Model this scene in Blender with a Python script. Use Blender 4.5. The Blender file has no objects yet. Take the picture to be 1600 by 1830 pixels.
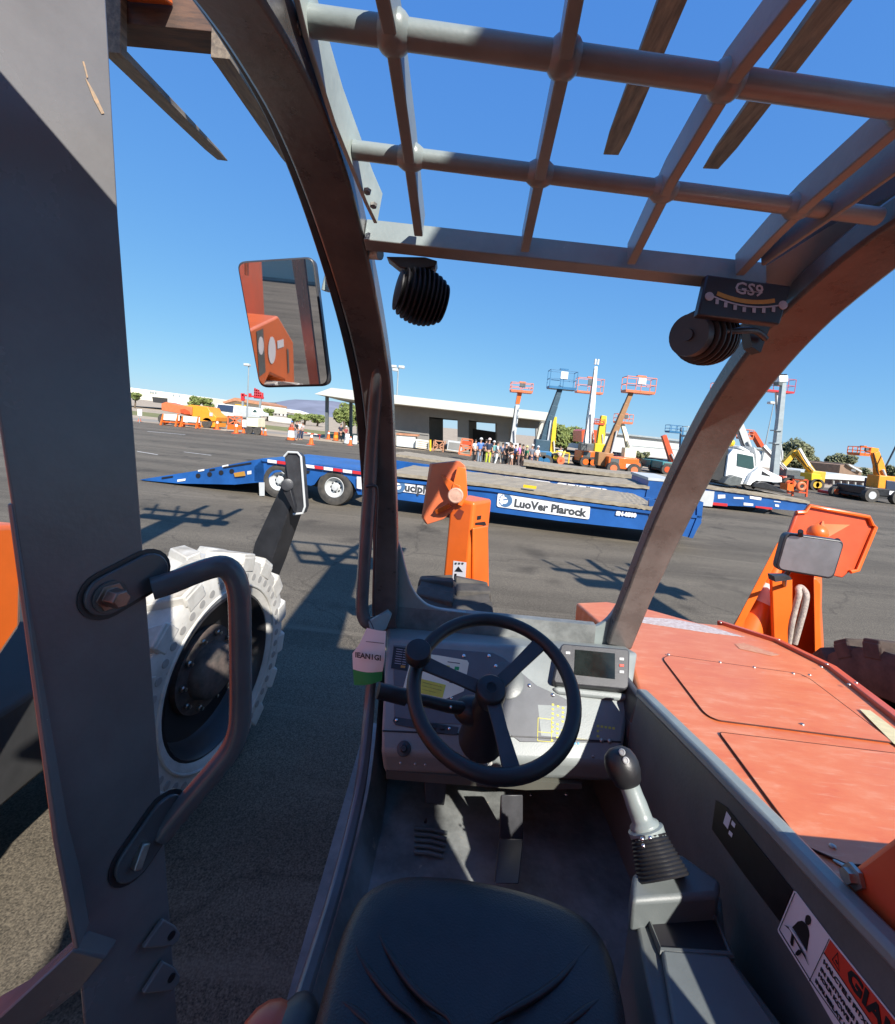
import bpy, bmesh, math, random
from mathutils import Vector, Matrix
random.seed(7)
SC = bpy.context.scene
COL = SC.collection

# ------------------------------------------------------------------ camera
FPX, CX, CY, W, H = 800.0, 800.0, 828.0, 1600.0, 1830.0
CAMH, PITCH, ROLL = 2.2, math.radians(4.5), math.radians(5.4)
CAM = Vector((0, 0, CAMH))
Fv = Vector((0, math.cos(PITCH), -math.sin(PITCH)))
U0 = Vector((0, math.sin(PITCH), math.cos(PITCH)))
R0 = Vector((1, 0, 0))
Rv = math.cos(ROLL) * R0 + math.sin(ROLL) * U0
Uv = math.cos(ROLL) * U0 - math.sin(ROLL) * R0
cd = bpy.data.cameras.new('camera')
cam = bpy.data.objects.new('camera', cd)
COL.objects.link(cam)
m = Matrix((Rv, Uv, -Fv)).transposed().to_4x4()
m.translation = CAM
cam.matrix_world = m
cd.sensor_fit = 'VERTICAL'
cd.sensor_height = 36.0
cd.sensor_width = 36.0 * W / H
cd.lens = FPX / H * 36.0
cd.shift_x = (W / 2 - CX) / H
cd.shift_y = (CY - H / 2) / H
cd.clip_start = 0.02
cd.clip_end = 20000
SC.camera = cam

# ------------------------------------------------------------------ light
SUNV = Vector((-0.55, 1.05, -1.0)).normalized()          # the way the light travels
w = bpy.data.worlds.new('World')
SC.world = w
w.use_nodes = True
nt = w.node_tree
nt.nodes.clear()
sky = nt.nodes.new('ShaderNodeTexSky')
sky.sky_type = 'NISHITA'
sky.sun_disc = False
sky.sun_elevation = math.asin(-SUNV.z)
sky.sun_rotation = math.atan2(-SUNV.x, -SUNV.y)
sky.altitude = 400
sky.air_density = 1.0
sky.dust_density = 0.1
sky.ozone_density = 4.0
bg = nt.nodes.new('ShaderNodeBackground')
bg.inputs['Strength'].default_value = 0.1
wo = nt.nodes.new('ShaderNodeOutputWorld')
# grade of the clear sky: softer towards the horizon and bluer, as the camera recorded it
sep = nt.nodes.new('ShaderNodeSeparateColor'); com = nt.nodes.new('ShaderNodeCombineColor')
nt.links.new(sky.outputs[0], sep.inputs[0])
for i_, (k_, g_) in enumerate(((.275, .69), (.47, .50), (.80, .19))):
    pw = nt.nodes.new('ShaderNodeMath'); pw.operation = 'POWER'; pw.inputs[1].default_value = g_
    ml = nt.nodes.new('ShaderNodeMath'); ml.operation = 'MULTIPLY'; ml.inputs[1].default_value = k_ * .28 ** g_ / .2
    nt.links.new(sep.outputs[i_], pw.inputs[0]); nt.links.new(pw.outputs[0], ml.inputs[0]); nt.links.new(ml.outputs[0], com.inputs[i_])
nt.links.new(com.outputs[0], bg.inputs[0])
nt.links.new(bg.outputs[0], wo.inputs[0])
sl = bpy.data.lights.new('sun', 'SUN')
sl.energy = 4.4
sl.angle = math.radians(0.53)
sl.color = (1.0, 0.95, 0.88)
sun = bpy.data.objects.new('sun', sl)
sun.rotation_euler = SUNV.to_track_quat('-Z', 'Y').to_euler()
sun.location = (0, 0, 60)
COL.objects.link(sun)
SC.view_settings.view_transform = 'Standard'
SC.view_settings.look = 'None'
SC.view_settings.gamma = 1
SC.view_settings.exposure = 1.0
SC.render.engine = 'CYCLES'
SC.cycles.max_bounces = 8
SC.cycles.use_denoising = True

# ------------------------------------------------------------------ placing helpers
def ray(px, py):
    return Fv + (px - CX) / FPX * Rv - (py - CY) / FPX * Uv
def P(px, py, Y):
    d = ray(px, py)
    return CAM + d * (Y / d.y)
def G(px, py, z=0.0):
    d = ray(px, py)
    return CAM + d * ((z - CAM.z) / d.z)
def PX(px, py, X):
    d = ray(px, py)
    return CAM + d * (X / d.x)
def IP(px, py, pl):
    p, n = pl
    d = ray(px, py)
    return CAM + d * ((p - CAM).dot(n) / d.dot(n))
def plane3(a, b, c):
    n = (b - a).cross(c - a).normalized()
    if n.dot(CAM - a) < 0: n = -n
    return (a, n)
def V(*a): return Vector(a)

# ------------------------------------------------------------------ mesh builder
class MB:
    def __init__(s): s.bm = bmesh.new()
    def face(s, pts):
        vs = [s.bm.verts.new(p) for p in pts]
        try: return s.bm.faces.new(vs)
        except ValueError: return None
    def hexa(s, p):
        v = [s.bm.verts.new(q) for q in p]
        for f in ((0,1,2,3),(7,6,5,4),(0,4,5,1),(1,5,6,2),(2,6,7,3),(3,7,4,0)):
            s.bm.faces.new([v[i] for i in f])
        return s
    def box(s, c, size, M=None):
        c = Vector(c); x, y, z = [k / 2 for k in size]
        q = [(-x,-y,-z),(x,-y,-z),(x,y,-z),(-x,y,-z),(-x,-y,z),(x,-y,z),(x,y,z),(-x,y,z)]
        M = M or Matrix.Identity(3)
        return s.hexa([c + M @ Vector(k) for k in q])
    def box2(s, a, b):
        a, b = Vector(a), Vector(b)
        return s.box((a + b) / 2, [abs(b[i] - a[i]) for i in range(3)])
    def prism(s, pts, vec):
        pts = [Vector(p) for p in pts]; vec = Vector(vec)
        a = [s.bm.verts.new(p) for p in pts]
        b = [s.bm.verts.new(p + vec) for p in pts]
        n = len(pts)
        s.bm.faces.new(a); s.bm.faces.new(b[::-1])
        for i in range(n):
            s.bm.faces.new((a[i], b[i], b[(i+1) % n], a[(i+1) % n]))
        return s
    def bar(s, p0, p1, w, h, up=(0,0,1)):
        return s.sweep([p0, p1], [(w, h), (w, h)], up)
    def sweep(s, pts, wh, up=(0,0,1)):
        pts = [Vector(p) for p in pts]; up0 = up
        rings = []
        for i, p in enumerate(pts):
            t = (pts[min(i+1, len(pts)-1)] - pts[max(i-1, 0)]).normalized()
            up = Vector(up0[i] if isinstance(up0, list) else up0)
            x = t.cross(up).normalized(); y = x.cross(t).normalized()
            ww, hh = wh[i] if isinstance(wh, list) else wh
            rings.append([s.bm.verts.new(p + x*a*ww/2 + y*b*hh/2) for a, b in ((-1,-1),(1,-1),(1,1),(-1,1))])
        s._skin(rings, True)
        return s
    def _skin(s, rings, caps=True, close=False):
        n = len(rings[0])
        L = len(rings)
        for i in range(L if close else L - 1):
            a, b = rings[i], rings[(i+1) % L]
            for k in range(n):
                try: s.bm.faces.new((a[k], a[(k+1) % n], b[(k+1) % n], b[k]))
                except ValueError: pass
        if caps and not close:
            s.bm.faces.new(rings[0][::-1]); s.bm.faces.new(rings[-1])
    def tube(s, pts, r, n=12, closed=False):
        pts = [Vector(p) for p in pts]; L = len(pts)
        rings = []; prev = None
        for i, p in enumerate(pts):
            if closed: t = (pts[(i+1) % L] - pts[i-1]).normalized()
            else: t = (pts[min(i+1, L-1)] - pts[max(i-1, 0)]).normalized()
            if prev is None:
                x = t.orthogonal().normalized()
            else:
                x = (prev - t * prev.dot(t)).normalized()
            prev = x; y = t.cross(x)
            rr = r[i] if isinstance(r, (list, tuple)) else r
            rings.append([s.bm.verts.new(p + (x*math.cos(a) + y*math.sin(a)) * rr) for a in [2*math.pi*k/n for k in range(n)]])
        s._skin(rings, True, closed)
        return s
    def cyl(s, p0, p1, r0, r1=None, n=20):
        return s.tube([p0, p1], [r0, r0 if r1 is None else r1], n)
    def lathe(s, prof, o, axis, n=32, caps=True):
        o, axis = Vector(o), Vector(axis).normalized()
        x = axis.orthogonal().normalized()
        if abs(axis.x) > .9: x = Vector((0,1,0)); x = (x - axis*x.dot(axis)).normalized()
        y = axis.cross(x)
        rings = [[s.bm.verts.new(o + axis*t + (x*math.cos(2*math.pi*k/n) + y*math.sin(2*math.pi*k/n))*max(r, 1e-4)) for k in range(n)] for r, t in prof]
        s._skin(rings, caps)
        return s
    def ball(s, c, r, n=14):
        c = Vector(c); r = (r, r, r) if not isinstance(r, (tuple, list)) else r
        g = bmesh.ops.create_uvsphere(s.bm, u_segments=n, v_segments=max(6, n // 2), radius=1)
        for v in g['verts']: v.co = c + Vector((v.co.x*r[0], v.co.y*r[1], v.co.z*r[2]))
        return s
    def grid(s, f, nu, nv):
        g = [[s.bm.verts.new(f(i/nu, j/nv)) for j in range(nv+1)] for i in range(nu+1)]
        for i in range(nu):
            for j in range(nv):
                s.bm.faces.new((g[i][j], g[i+1][j], g[i+1][j+1], g[i][j+1]))
        return s
    def mesh(s, name, mat):
        bmesh.ops.recalc_face_normals(s.bm, faces=s.bm.faces[:])
        me = bpy.data.meshes.new(name)
        s.bm.to_mesh(me); s.bm.free()
        if mat: me.materials.append(mat)
        return me
    def build(s, name, mat, parent=None, bevel=0, smooth=40, label=None, seg=2, sub=0):
        me = s.mesh(name, mat)
        org = root_loc(parent) if parent else Vector((0,0,0))
        if parent: me.transform(Matrix.Translation(-org))
        o = bpy.data.objects.new(name, me); COL.objects.link(o)
        if parent: o.parent = parent
        if smooth and len(me.polygons):
            me.shade_smooth()
            me.set_sharp_from_angle(angle=math.radians(smooth))
        if bevel:
            b = o.modifiers.new('bevel', 'BEVEL'); b.width = bevel; b.segments = seg; b.limit_method = 'ANGLE'; b.angle_limit = math.radians(35)
            b.harden_normals = False
        if sub:
            b = o.modifiers.new('sub', 'SUBSURF'); b.levels = sub; b.render_levels = sub
        if label: o['label'] = label
        return o
    def thing(s, name, mat, label, cat, group=None, loc=None, **k):
        me = s.mesh(name, mat)
        if loc is None:
            zs = min(v.co.z for v in me.vertices)
            c = sum((v.co for v in me.vertices), Vector()) / len(me.vertices)
            loc = Vector((c.x, c.y, zs))
        me.transform(Matrix.Translation(-Vector(loc)))
        o = bpy.data.objects.new(name, me); COL.objects.link(o); o.location = loc
        me.shade_smooth(); me.set_sharp_from_angle(angle=math.radians(k.get('smooth', 40)))
        if k.get('bevel'):
            b = o.modifiers.new('bevel', 'BEVEL'); b.width = k['bevel']; b.segments = 2; b.limit_method = 'ANGLE'
        tag(o, label, cat, group)
        return o
def root_loc(o):
    while o.parent: o = o.parent
    return o.location.copy()
def tag(o, label=None, cat=None, group=None, kind=None):
    if label: o['label'] = label
    if cat: o['category'] = cat
    if group: o['group'] = group
    if kind: o['kind'] = kind
    return o
def empty(name, loc, label, cat, group=None):
    o = bpy.data.objects.new(name, None); COL.objects.link(o); o.location = loc
    o.empty_display_size = .1
    return tag(o, label, cat, group)
def structure(o): o['kind'] = 'structure'; return o
def copy_tree(o, parent=None):
    c = o.copy(); COL.objects.link(c); c.parent = parent
    for ch in list(o.children): copy_tree(ch, c)
    return c
def smooth_pts(pts, k=4):
    """Catmull-Rom through points (Vectors or tuples)."""
    pts = [Vector(p) for p in pts]; out = []
    for i in range(len(pts) - 1):
        p0, p1, p2, p3 = pts[max(i-1, 0)], pts[i], pts[i+1], pts[min(i+2, len(pts)-1)]
        for j in range(k):
            t = j / k
            out.append(0.5*((2*p1) + (p2-p0)*t + (2*p0-5*p1+4*p2-p3)*t*t + (3*p1-p0-3*p2+p3)*t*t*t))
    out.append(pts[-1])
    return out
DG = None
def lettering(s, size, o, xd, yd, parent, mat, name='lettering', depth=.0004, align='CENTER', bold=0, shear=0):
    cu = bpy.data.curves.new(name, 'FONT'); cu.body = s; cu.size = size; cu.align_x = align; cu.align_y = 'CENTER'
    cu.extrude = depth; cu.offset = bold; cu.shear = shear; cu.resolution_u = 2
    t = bpy.data.objects.new(name, cu); COL.objects.link(t)
    me = bpy.data.meshes.new_from_object(t.evaluated_get(bpy.context.evaluated_depsgraph_get()))
    bpy.data.objects.remove(t)
    xd = Vector(xd).normalized(); n = xd.cross(Vector(yd)).normalized(); yd = n.cross(xd)
    M = Matrix((xd, yd, n)).transposed().to_4x4(); M.translation = Vector(o)
    me.transform(M); me.transform(Matrix.Translation(-root_loc(parent)))
    me.name = name; me.materials.clear(); me.materials.append(mat)
    ob = bpy.data.objects.new(name, me); COL.objects.link(ob); ob.parent = parent
    return ob

# ------------------------------------------------------------------ materials
def mat(name, col, rough=.5, metal=0, var=.12, scale=6, bump=0, bscale=60, stretch=(1,1,1), col2=None, spec=.5, fac=(.35,.65), detail=6, coat=0, chips=None, chip_scale=45, chip_at=.68):
    m = bpy.data.materials.new(name); m.use_nodes = True
    n = m.node_tree.nodes; l = m.node_tree.links
    b = n['Principled BSDF']
    b.inputs['Roughness'].default_value = rough; b.inputs['Metallic'].default_value = metal
    b.inputs['Specular IOR Level'].default_value = spec
    if coat: b.inputs['Coat Weight'].default_value = coat; b.inputs['Coat Roughness'].default_value = .15
    tc = n.new('ShaderNodeTexCoord'); mp = n.new('ShaderNodeMapping'); mp.inputs['Scale'].default_value = stretch
    l.new(tc.outputs['Object'], mp.inputs['Vector'])
    if var or col2:
        nz = n.new('ShaderNodeTexNoise'); nz.inputs['Scale'].default_value = scale; nz.inputs['Detail'].default_value = detail; nz.inputs['Roughness'].default_value = .65
        l.new(mp.outputs[0], nz.inputs['Vector'])
        r = n.new('ShaderNodeValToRGB')
        r.color_ramp.elements[0].position, r.color_ramp.elements[1].position = fac
        c2 = col2 or [c * (1 - var) for c in col]
        c1 = col if col2 else [min(1, c * (1 + var)) for c in col]
        r.color_ramp.elements[0].color = (*c2, 1); r.color_ramp.elements[1].color = (*c1, 1)
        l.new(nz.outputs['Fac'], r.inputs[0]); l.new(r.outputs[0], b.inputs['Base Color'])
        rr = n.new('ShaderNodeMapRange'); rr.inputs[3].default_value = max(.02, rough - .08); rr.inputs[4].default_value = min(1, rough + .1)
        l.new(nz.outputs['Fac'], rr.inputs[0]); l.new(rr.outputs[0], b.inputs['Roughness'])
    else:
        b.inputs['Base Color'].default_value = (*col, 1)
    if chips:
        cz = n.new('ShaderNodeTexNoise'); cz.inputs['Scale'].default_value = chip_scale; cz.inputs['Detail'].default_value = 5; cz.inputs['Roughness'].default_value = .7; cz.inputs['Distortion'].default_value = .6
        l.new(mp.outputs[0], cz.inputs['Vector'])
        cr = n.new('ShaderNodeValToRGB'); cr.color_ramp.elements[0].position = chip_at; cr.color_ramp.elements[0].color = (0,0,0,1); cr.color_ramp.elements[1].position = chip_at + .05; cr.color_ramp.elements[1].color = (1,1,1,1)
        l.new(cz.outputs['Fac'], cr.inputs[0])
        mx = n.new('ShaderNodeMix'); mx.data_type = 'RGBA'
        src = b.inputs['Base Color'].links[0].from_socket if b.inputs['Base Color'].links else None
        l.new(cr.outputs[0], mx.inputs[0])
        if src: l.new(src, mx.inputs[6])
        else: mx.inputs[6].default_value = (*col, 1)
        mx.inputs[7].default_value = (*chips, 1)
        l.new(mx.outputs[2], b.inputs['Base Color'])
    if bump:
        nb = n.new('ShaderNodeTexNoise'); nb.inputs['Scale'].default_value = bscale; nb.inputs['Detail'].default_value = 4
        l.new(mp.outputs[0], nb.inputs['Vector'])
        bp = n.new('ShaderNodeBump'); bp.inputs['Strength'].default_value = bump; bp.inputs['Distance'].default_value = .01
        l.new(nb.outputs['Fac'], bp.inputs['Height']); l.new(bp.outputs[0], b.inputs['Normal'])
    return m
M = {}
M['grey'] = mat('grey_paint', (.205,.238,.232), .32, var=.14, scale=7, bump=.04, bscale=140, chips=(.33,.34,.33), chip_scale=38, chip_at=.69)
M['grey_dark'] = mat('dark_grey_paint', (.1,.11,.107), .4, var=.18, scale=7, bump=.05, bscale=120)
M['dash'] = mat('dashboard_grey', (.2,.222,.217), .42, var=.1, scale=8, bump=.06, bscale=260)
M['taupe'] = mat('warm_shaded_frame_grey', (.094,.087,.082), .28, var=.25, scale=9, bump=.06, bscale=90, chips=(.2,.17,.16), chip_scale=55, chip_at=.68)  # grey frame paint with its shade and warm bounce put into the colour
M['plate'] = mat('door_pillar_paint', (.165,.163,.165), .24, var=.14, scale=4, bump=.03, bscale=150, chips=(.2,.2,.2), chip_scale=30, chip_at=.72)
M['handle'] = mat('handle_steel_paint', (.1,.108,.115), .22, var=.12, scale=9, chips=(.16,.16,.17), chip_scale=60, chip_at=.7)
M['console'] = mat('console_grey', (.115,.13,.13), .45, var=.1, scale=8, bump=.05, bscale=260)
M['floor'] = mat('cab_floor', (.15,.158,.153), .48, var=.35, scale=9, bump=.12, bscale=60, chips=(.25,.22,.18), chip_scale=26, chip_at=.64)
M['plastic'] = mat('black_plastic', (.016,.016,.018), .42, var=.2, scale=20, bump=.04, bscale=300)
M['plastic2'] = mat('worn_black_plastic', (.035,.036,.04), .4, var=.25, scale=15, bump=.04, bscale=300)
M['vinyl'] = mat('seat_vinyl', (.016,.018,.022), .38, var=.3, scale=10, bump=.2, bscale=380)
M['rubber'] = mat('black_rubber', (.035,.033,.03), .8, var=.4, scale=7, bump=.2, bscale=50, col2=(.075,.066,.055))
M['white_rubber'] = mat('off_white_rubber', (.53,.515,.47), .75, scale=4, col2=(.36,.34,.295), bump=.1, bscale=40, fac=(.3,.55), chips=(.25,.23,.2), chip_scale=22, chip_at=.66)
M['worn_tread'] = mat('dusty_tread', (.48,.46,.41), .85, scale=9, col2=(.3,.27,.22), bump=.15, bscale=40)
M['rim_black'] = mat('black_rim', (.02,.02,.022), .35, var=.3, scale=6)
M['steel'] = mat('zinc_steel', (.42,.41,.38), .42, metal=1, var=.15, scale=40)
M['chrome'] = mat('bright_steel', (.72,.72,.72), .15, metal=1, var=.05, scale=40)
M['rubber_brown'] = mat('muddy_rubber', (.05,.036,.03), .85, scale=7, col2=(.1,.075,.058), bump=.2, bscale=50)
M['rust'] = mat('rusty_hub', (.16,.12,.1), .7, scale=12, col2=(.06,.055,.05), bump=.1)
M['fork'] = mat('worn_fork_steel', (.24,.2,.15), .6, scale=5, col2=(.1,.085,.07), stretch=(6,.7,6), bump=.1, bscale=30)
M['carriage'] = mat('brown_carriage_steel', (.13,.075,.05), .6, scale=7, col2=(.055,.04,.035), stretch=(.6,4,4), bump=.1, bscale=20)
M['orange'] = mat('orange_paint', (.72,.13,.014), .38, var=.07, scale=4, coat=.2)
M['orange_red'] = mat('orange_red_paint', (.55,.075,.02), .4, var=.1, scale=4, coat=.2)
M['orange_pale'] = mat('pale_orange_paint', (.66,.16,.06), .45, var=.08, scale=4)
M['orange_amber'] = mat('amber_orange_paint', (.8,.28,.02), .45, var=.06, scale=3)
M['blue'] = mat('trailer_blue', (.012,.085,.29), .4, var=.2, scale=1.2, coat=.1)
M['blue_lift'] = mat('lift_blue', (.02,.13,.27), .45, var=.1, scale=2)
M['white'] = mat('white_paint', (.78,.78,.75), .45, var=.05, scale=3)
M['cream'] = mat('cream_paint', (.74,.7,.5), .5, var=.06, scale=3)
M['yellow'] = mat('yellow_paint', (.75,.48,.02), .45, var=.07, scale=3)
M['ochre'] = mat('ochre_paint', (.62,.36,.03), .5, var=.1, scale=3)
M['brown'] = mat('brown_boom_paint', (.3,.15,.06), .5, var=.12, scale=2)
M['lightgrey'] = mat('light_grey_paint', (.48,.49,.48), .5, var=.07, scale=3)
M['wood'] = mat('weathered_deck_timber', (.34,.29,.21), .85, scale=3, col2=(.2,.165,.12), stretch=(.5,9,4), bump=.3, bscale=8)
M['paper'] = mat('white_paper', (.8,.8,.78), .7, var=.03)
M['sticker'] = mat('sticker_white', (.72,.71,.72), .4, var=.03, scale=10)
M['label_cream'] = mat('sticker_cream', (.7,.68,.5), .5, var=.08, scale=10)
M['black'] = mat('black_print', (.012,.011,.013), .5, var=0)
M['red'] = mat('red_print', (.6,.05,.025), .45, var=.05)
M['green'] = mat('green_print', (.02,.3,.09), .6, var=.05)
M['yellowprint'] = mat('yellow_print', (.55,.5,.06), .55, var=.1, scale=30)
M['amberprint'] = mat('amber_print', (.4,.2,.03), .5, var=.1, scale=60)
M['greyprint'] = mat('grey_print', (.36,.32,.33), .5, var=.1, scale=40)
M['bluegreyprint'] = mat('blue_logo_print', (.06,.14,.27), .5, var=.05)
M['darktext'] = mat('charcoal_print', (.05,.055,.06), .5, var=.05)
M['screen'] = mat('display_glass', (.012,.016,.015), .08, var=.4, scale=14)
M['mirror'] = mat('mirror_glass', (.62,.6,.6), .015, metal=1, var=0)
M['mirror_dull'] = mat('dusty_mirror_glass', (.42,.42,.44), .3, metal=.85, var=.08, scale=12)
M['glass'] = mat('tinted_glass', (.03,.07,.07), .08, var=.1, scale=2)
M['rope'] = mat('braided_rope', (.5,.43,.36), .85, scale=60, col2=(.28,.24,.22), bump=.5, bscale=180)
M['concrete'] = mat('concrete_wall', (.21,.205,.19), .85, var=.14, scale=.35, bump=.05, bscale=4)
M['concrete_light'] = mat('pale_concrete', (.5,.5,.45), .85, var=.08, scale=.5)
M['beige'] = mat('beige_render', (.7,.66,.54), .85, var=.05, scale=.3)
M['terracotta'] = mat('terracotta_tiles', (.42,.2,.11), .85, var=.2, scale=2)
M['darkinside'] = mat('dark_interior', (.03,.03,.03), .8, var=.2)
M['shed'] = mat('pale_shed_cladding', (.5,.52,.5), .7, var=.06, scale=.4)
M['brick'] = mat('brown_wall', (.23,.15,.1), .85, var=.15, scale=1.5)
M['purple_box'] = mat('purple_grey_wall', (.13,.1,.11), .85, var=.2, scale=1.5)
M['galv'] = mat('galvanised_pole', (.3,.34,.35), .5, metal=.3, var=.1, scale=3)
M['teal'] = mat('teal_paint', (.05,.2,.2), .5, var=.1)
M['redwhite'] = mat('red_reflective', (.5,.025,.03), .4, var=.05)
M['skin'] = mat('skin', (.45,.25,.17), .6, var=.05)
M['trunk'] = mat('tree_bark', (.12,.09,.06), .9, var=.2)
M['leaf'] = mat('tree_leaves', (.13,.18,.045), .7, col2=(.07,.11,.03), scale=.8)
M['leaf2'] = mat('shrub_leaves', (.2,.23,.065), .7, col2=(.1,.14,.035), scale=.8)
M['leaf3'] = mat('dusty_leaves', (.19,.19,.1), .7, col2=(.1,.115,.05), scale=.8)
M['hill'] = mat('hazy_mountain_blue', (.16,.17,.22), .95, var=.15, scale=.004)  # distance haze is put into this blue-grey colour
M['grass'] = mat('dry_grass', (.2,.19,.06), .95, scale=.4, col2=(.13,.13,.05))
M['hardhat'] = mat('hard_hat_white', (.78,.77,.74), .4, var=0)
M['green_patina'] = mat('pale_green_grey_paint', (.36,.42,.39), .5, var=.14, scale=14, bump=.05)

def hood_material():
    m = bpy.data.materials.new('sun_faded_orange_paint'); m.use_nodes = True
    n = m.node_tree.nodes; l = m.node_tree.links; b = n['Principled BSDF']; b.inputs['Roughness'].default_value = .45; b.inputs['Coat Weight'].default_value = .3; b.inputs['Coat Roughness'].default_value = .3
    tc = n.new('ShaderNodeTexCoord'); mp = n.new('ShaderNodeMapping'); mp.inputs['Scale'].default_value = (2.2, 5, 4); mp.inputs['Rotation'].default_value = (0,0,.35)
    l.new(tc.outputs['Object'], mp.inputs[0])
    a = n.new('ShaderNodeTexNoise'); a.inputs['Scale'].default_value = 3.2; a.inputs['Detail'].default_value = 10; a.inputs['Roughness'].default_value = .72
    l.new(mp.outputs[0], a.inputs[0])
    r = n.new('ShaderNodeValToRGB'); e = r.color_ramp.elements
    e[0].position = .3; e[0].color = (.6,.122,.032,1); e[1].position = .72; e[1].color = (.7,.27,.135,1)
    x = e.new(.52); x.color = (.65,.17,.052,1)
    l.new(a.outputs[0], r.inputs[0])
    s = n.new('ShaderNodeTexNoise'); s.inputs['Scale'].default_value = 38; s.inputs['Detail'].default_value = 3
    l.new(tc.outputs['Object'], s.inputs[0])
    r2 = n.new('ShaderNodeValToRGB'); r2.color_ramp.elements[0].position = .7; r2.color_ramp.elements[0].color = (0,0,0,1); r2.color_ramp.elements[1].position = .8; r2.color_ramp.elements[1].color = (.5,.5,.5,1)
    l.new(s.outputs[0], r2.inputs[0])
    mx = n.new('ShaderNodeMix'); mx.data_type = 'RGBA'
    l.new(r2.outputs[0], mx.inputs[0]); l.new(r.outputs[0], mx.inputs[6]); mx.inputs[7].default_value = (.58,.33,.22,1)
    # fine scratches and dust left by boots and weather
    mp3 = n.new('ShaderNodeMapping'); mp3.inputs['Scale'].default_value = (9, 70, 20); mp3.inputs['Rotation'].default_value = (0,0,.9)
    l.new(tc.outputs['Object'], mp3.inputs[0])
    sn_ = n.new('ShaderNodeTexNoise'); sn_.inputs['Scale'].default_value = 1.6; sn_.inputs['Detail'].default_value = 4; sn_.inputs['Distortion'].default_value = .4
    l.new(mp3.outputs[0], sn_.inputs[0])
    r6 = n.new('ShaderNodeValToRGB'); r6.color_ramp.elements[0].position = .6; r6.color_ramp.elements[0].color = (0,0,0,1); r6.color_ramp.elements[1].position = .74; r6.color_ramp.elements[1].color = (.55,.55,.55,1)
    l.new(sn_.outputs[0], r6.inputs[0])
    mx6 = n.new('ShaderNodeMix'); mx6.data_type = 'RGBA'
    l.new(r6.outputs[0], mx6.inputs[0]); l.new(mx.outputs[2], mx6.inputs[6]); mx6.inputs[7].default_value = (.7,.36,.22,1)
    l.new(mx6.outputs[2], b.inputs['Base Color'])
    bp = n.new('ShaderNodeBump'); bp.inputs['Strength'].default_value = .05; l.new(a.outputs[0], bp.inputs['Height']); l.new(bp.outputs[0], b.inputs['Normal'])
    return m
M['hood'] = hood_material()

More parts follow.
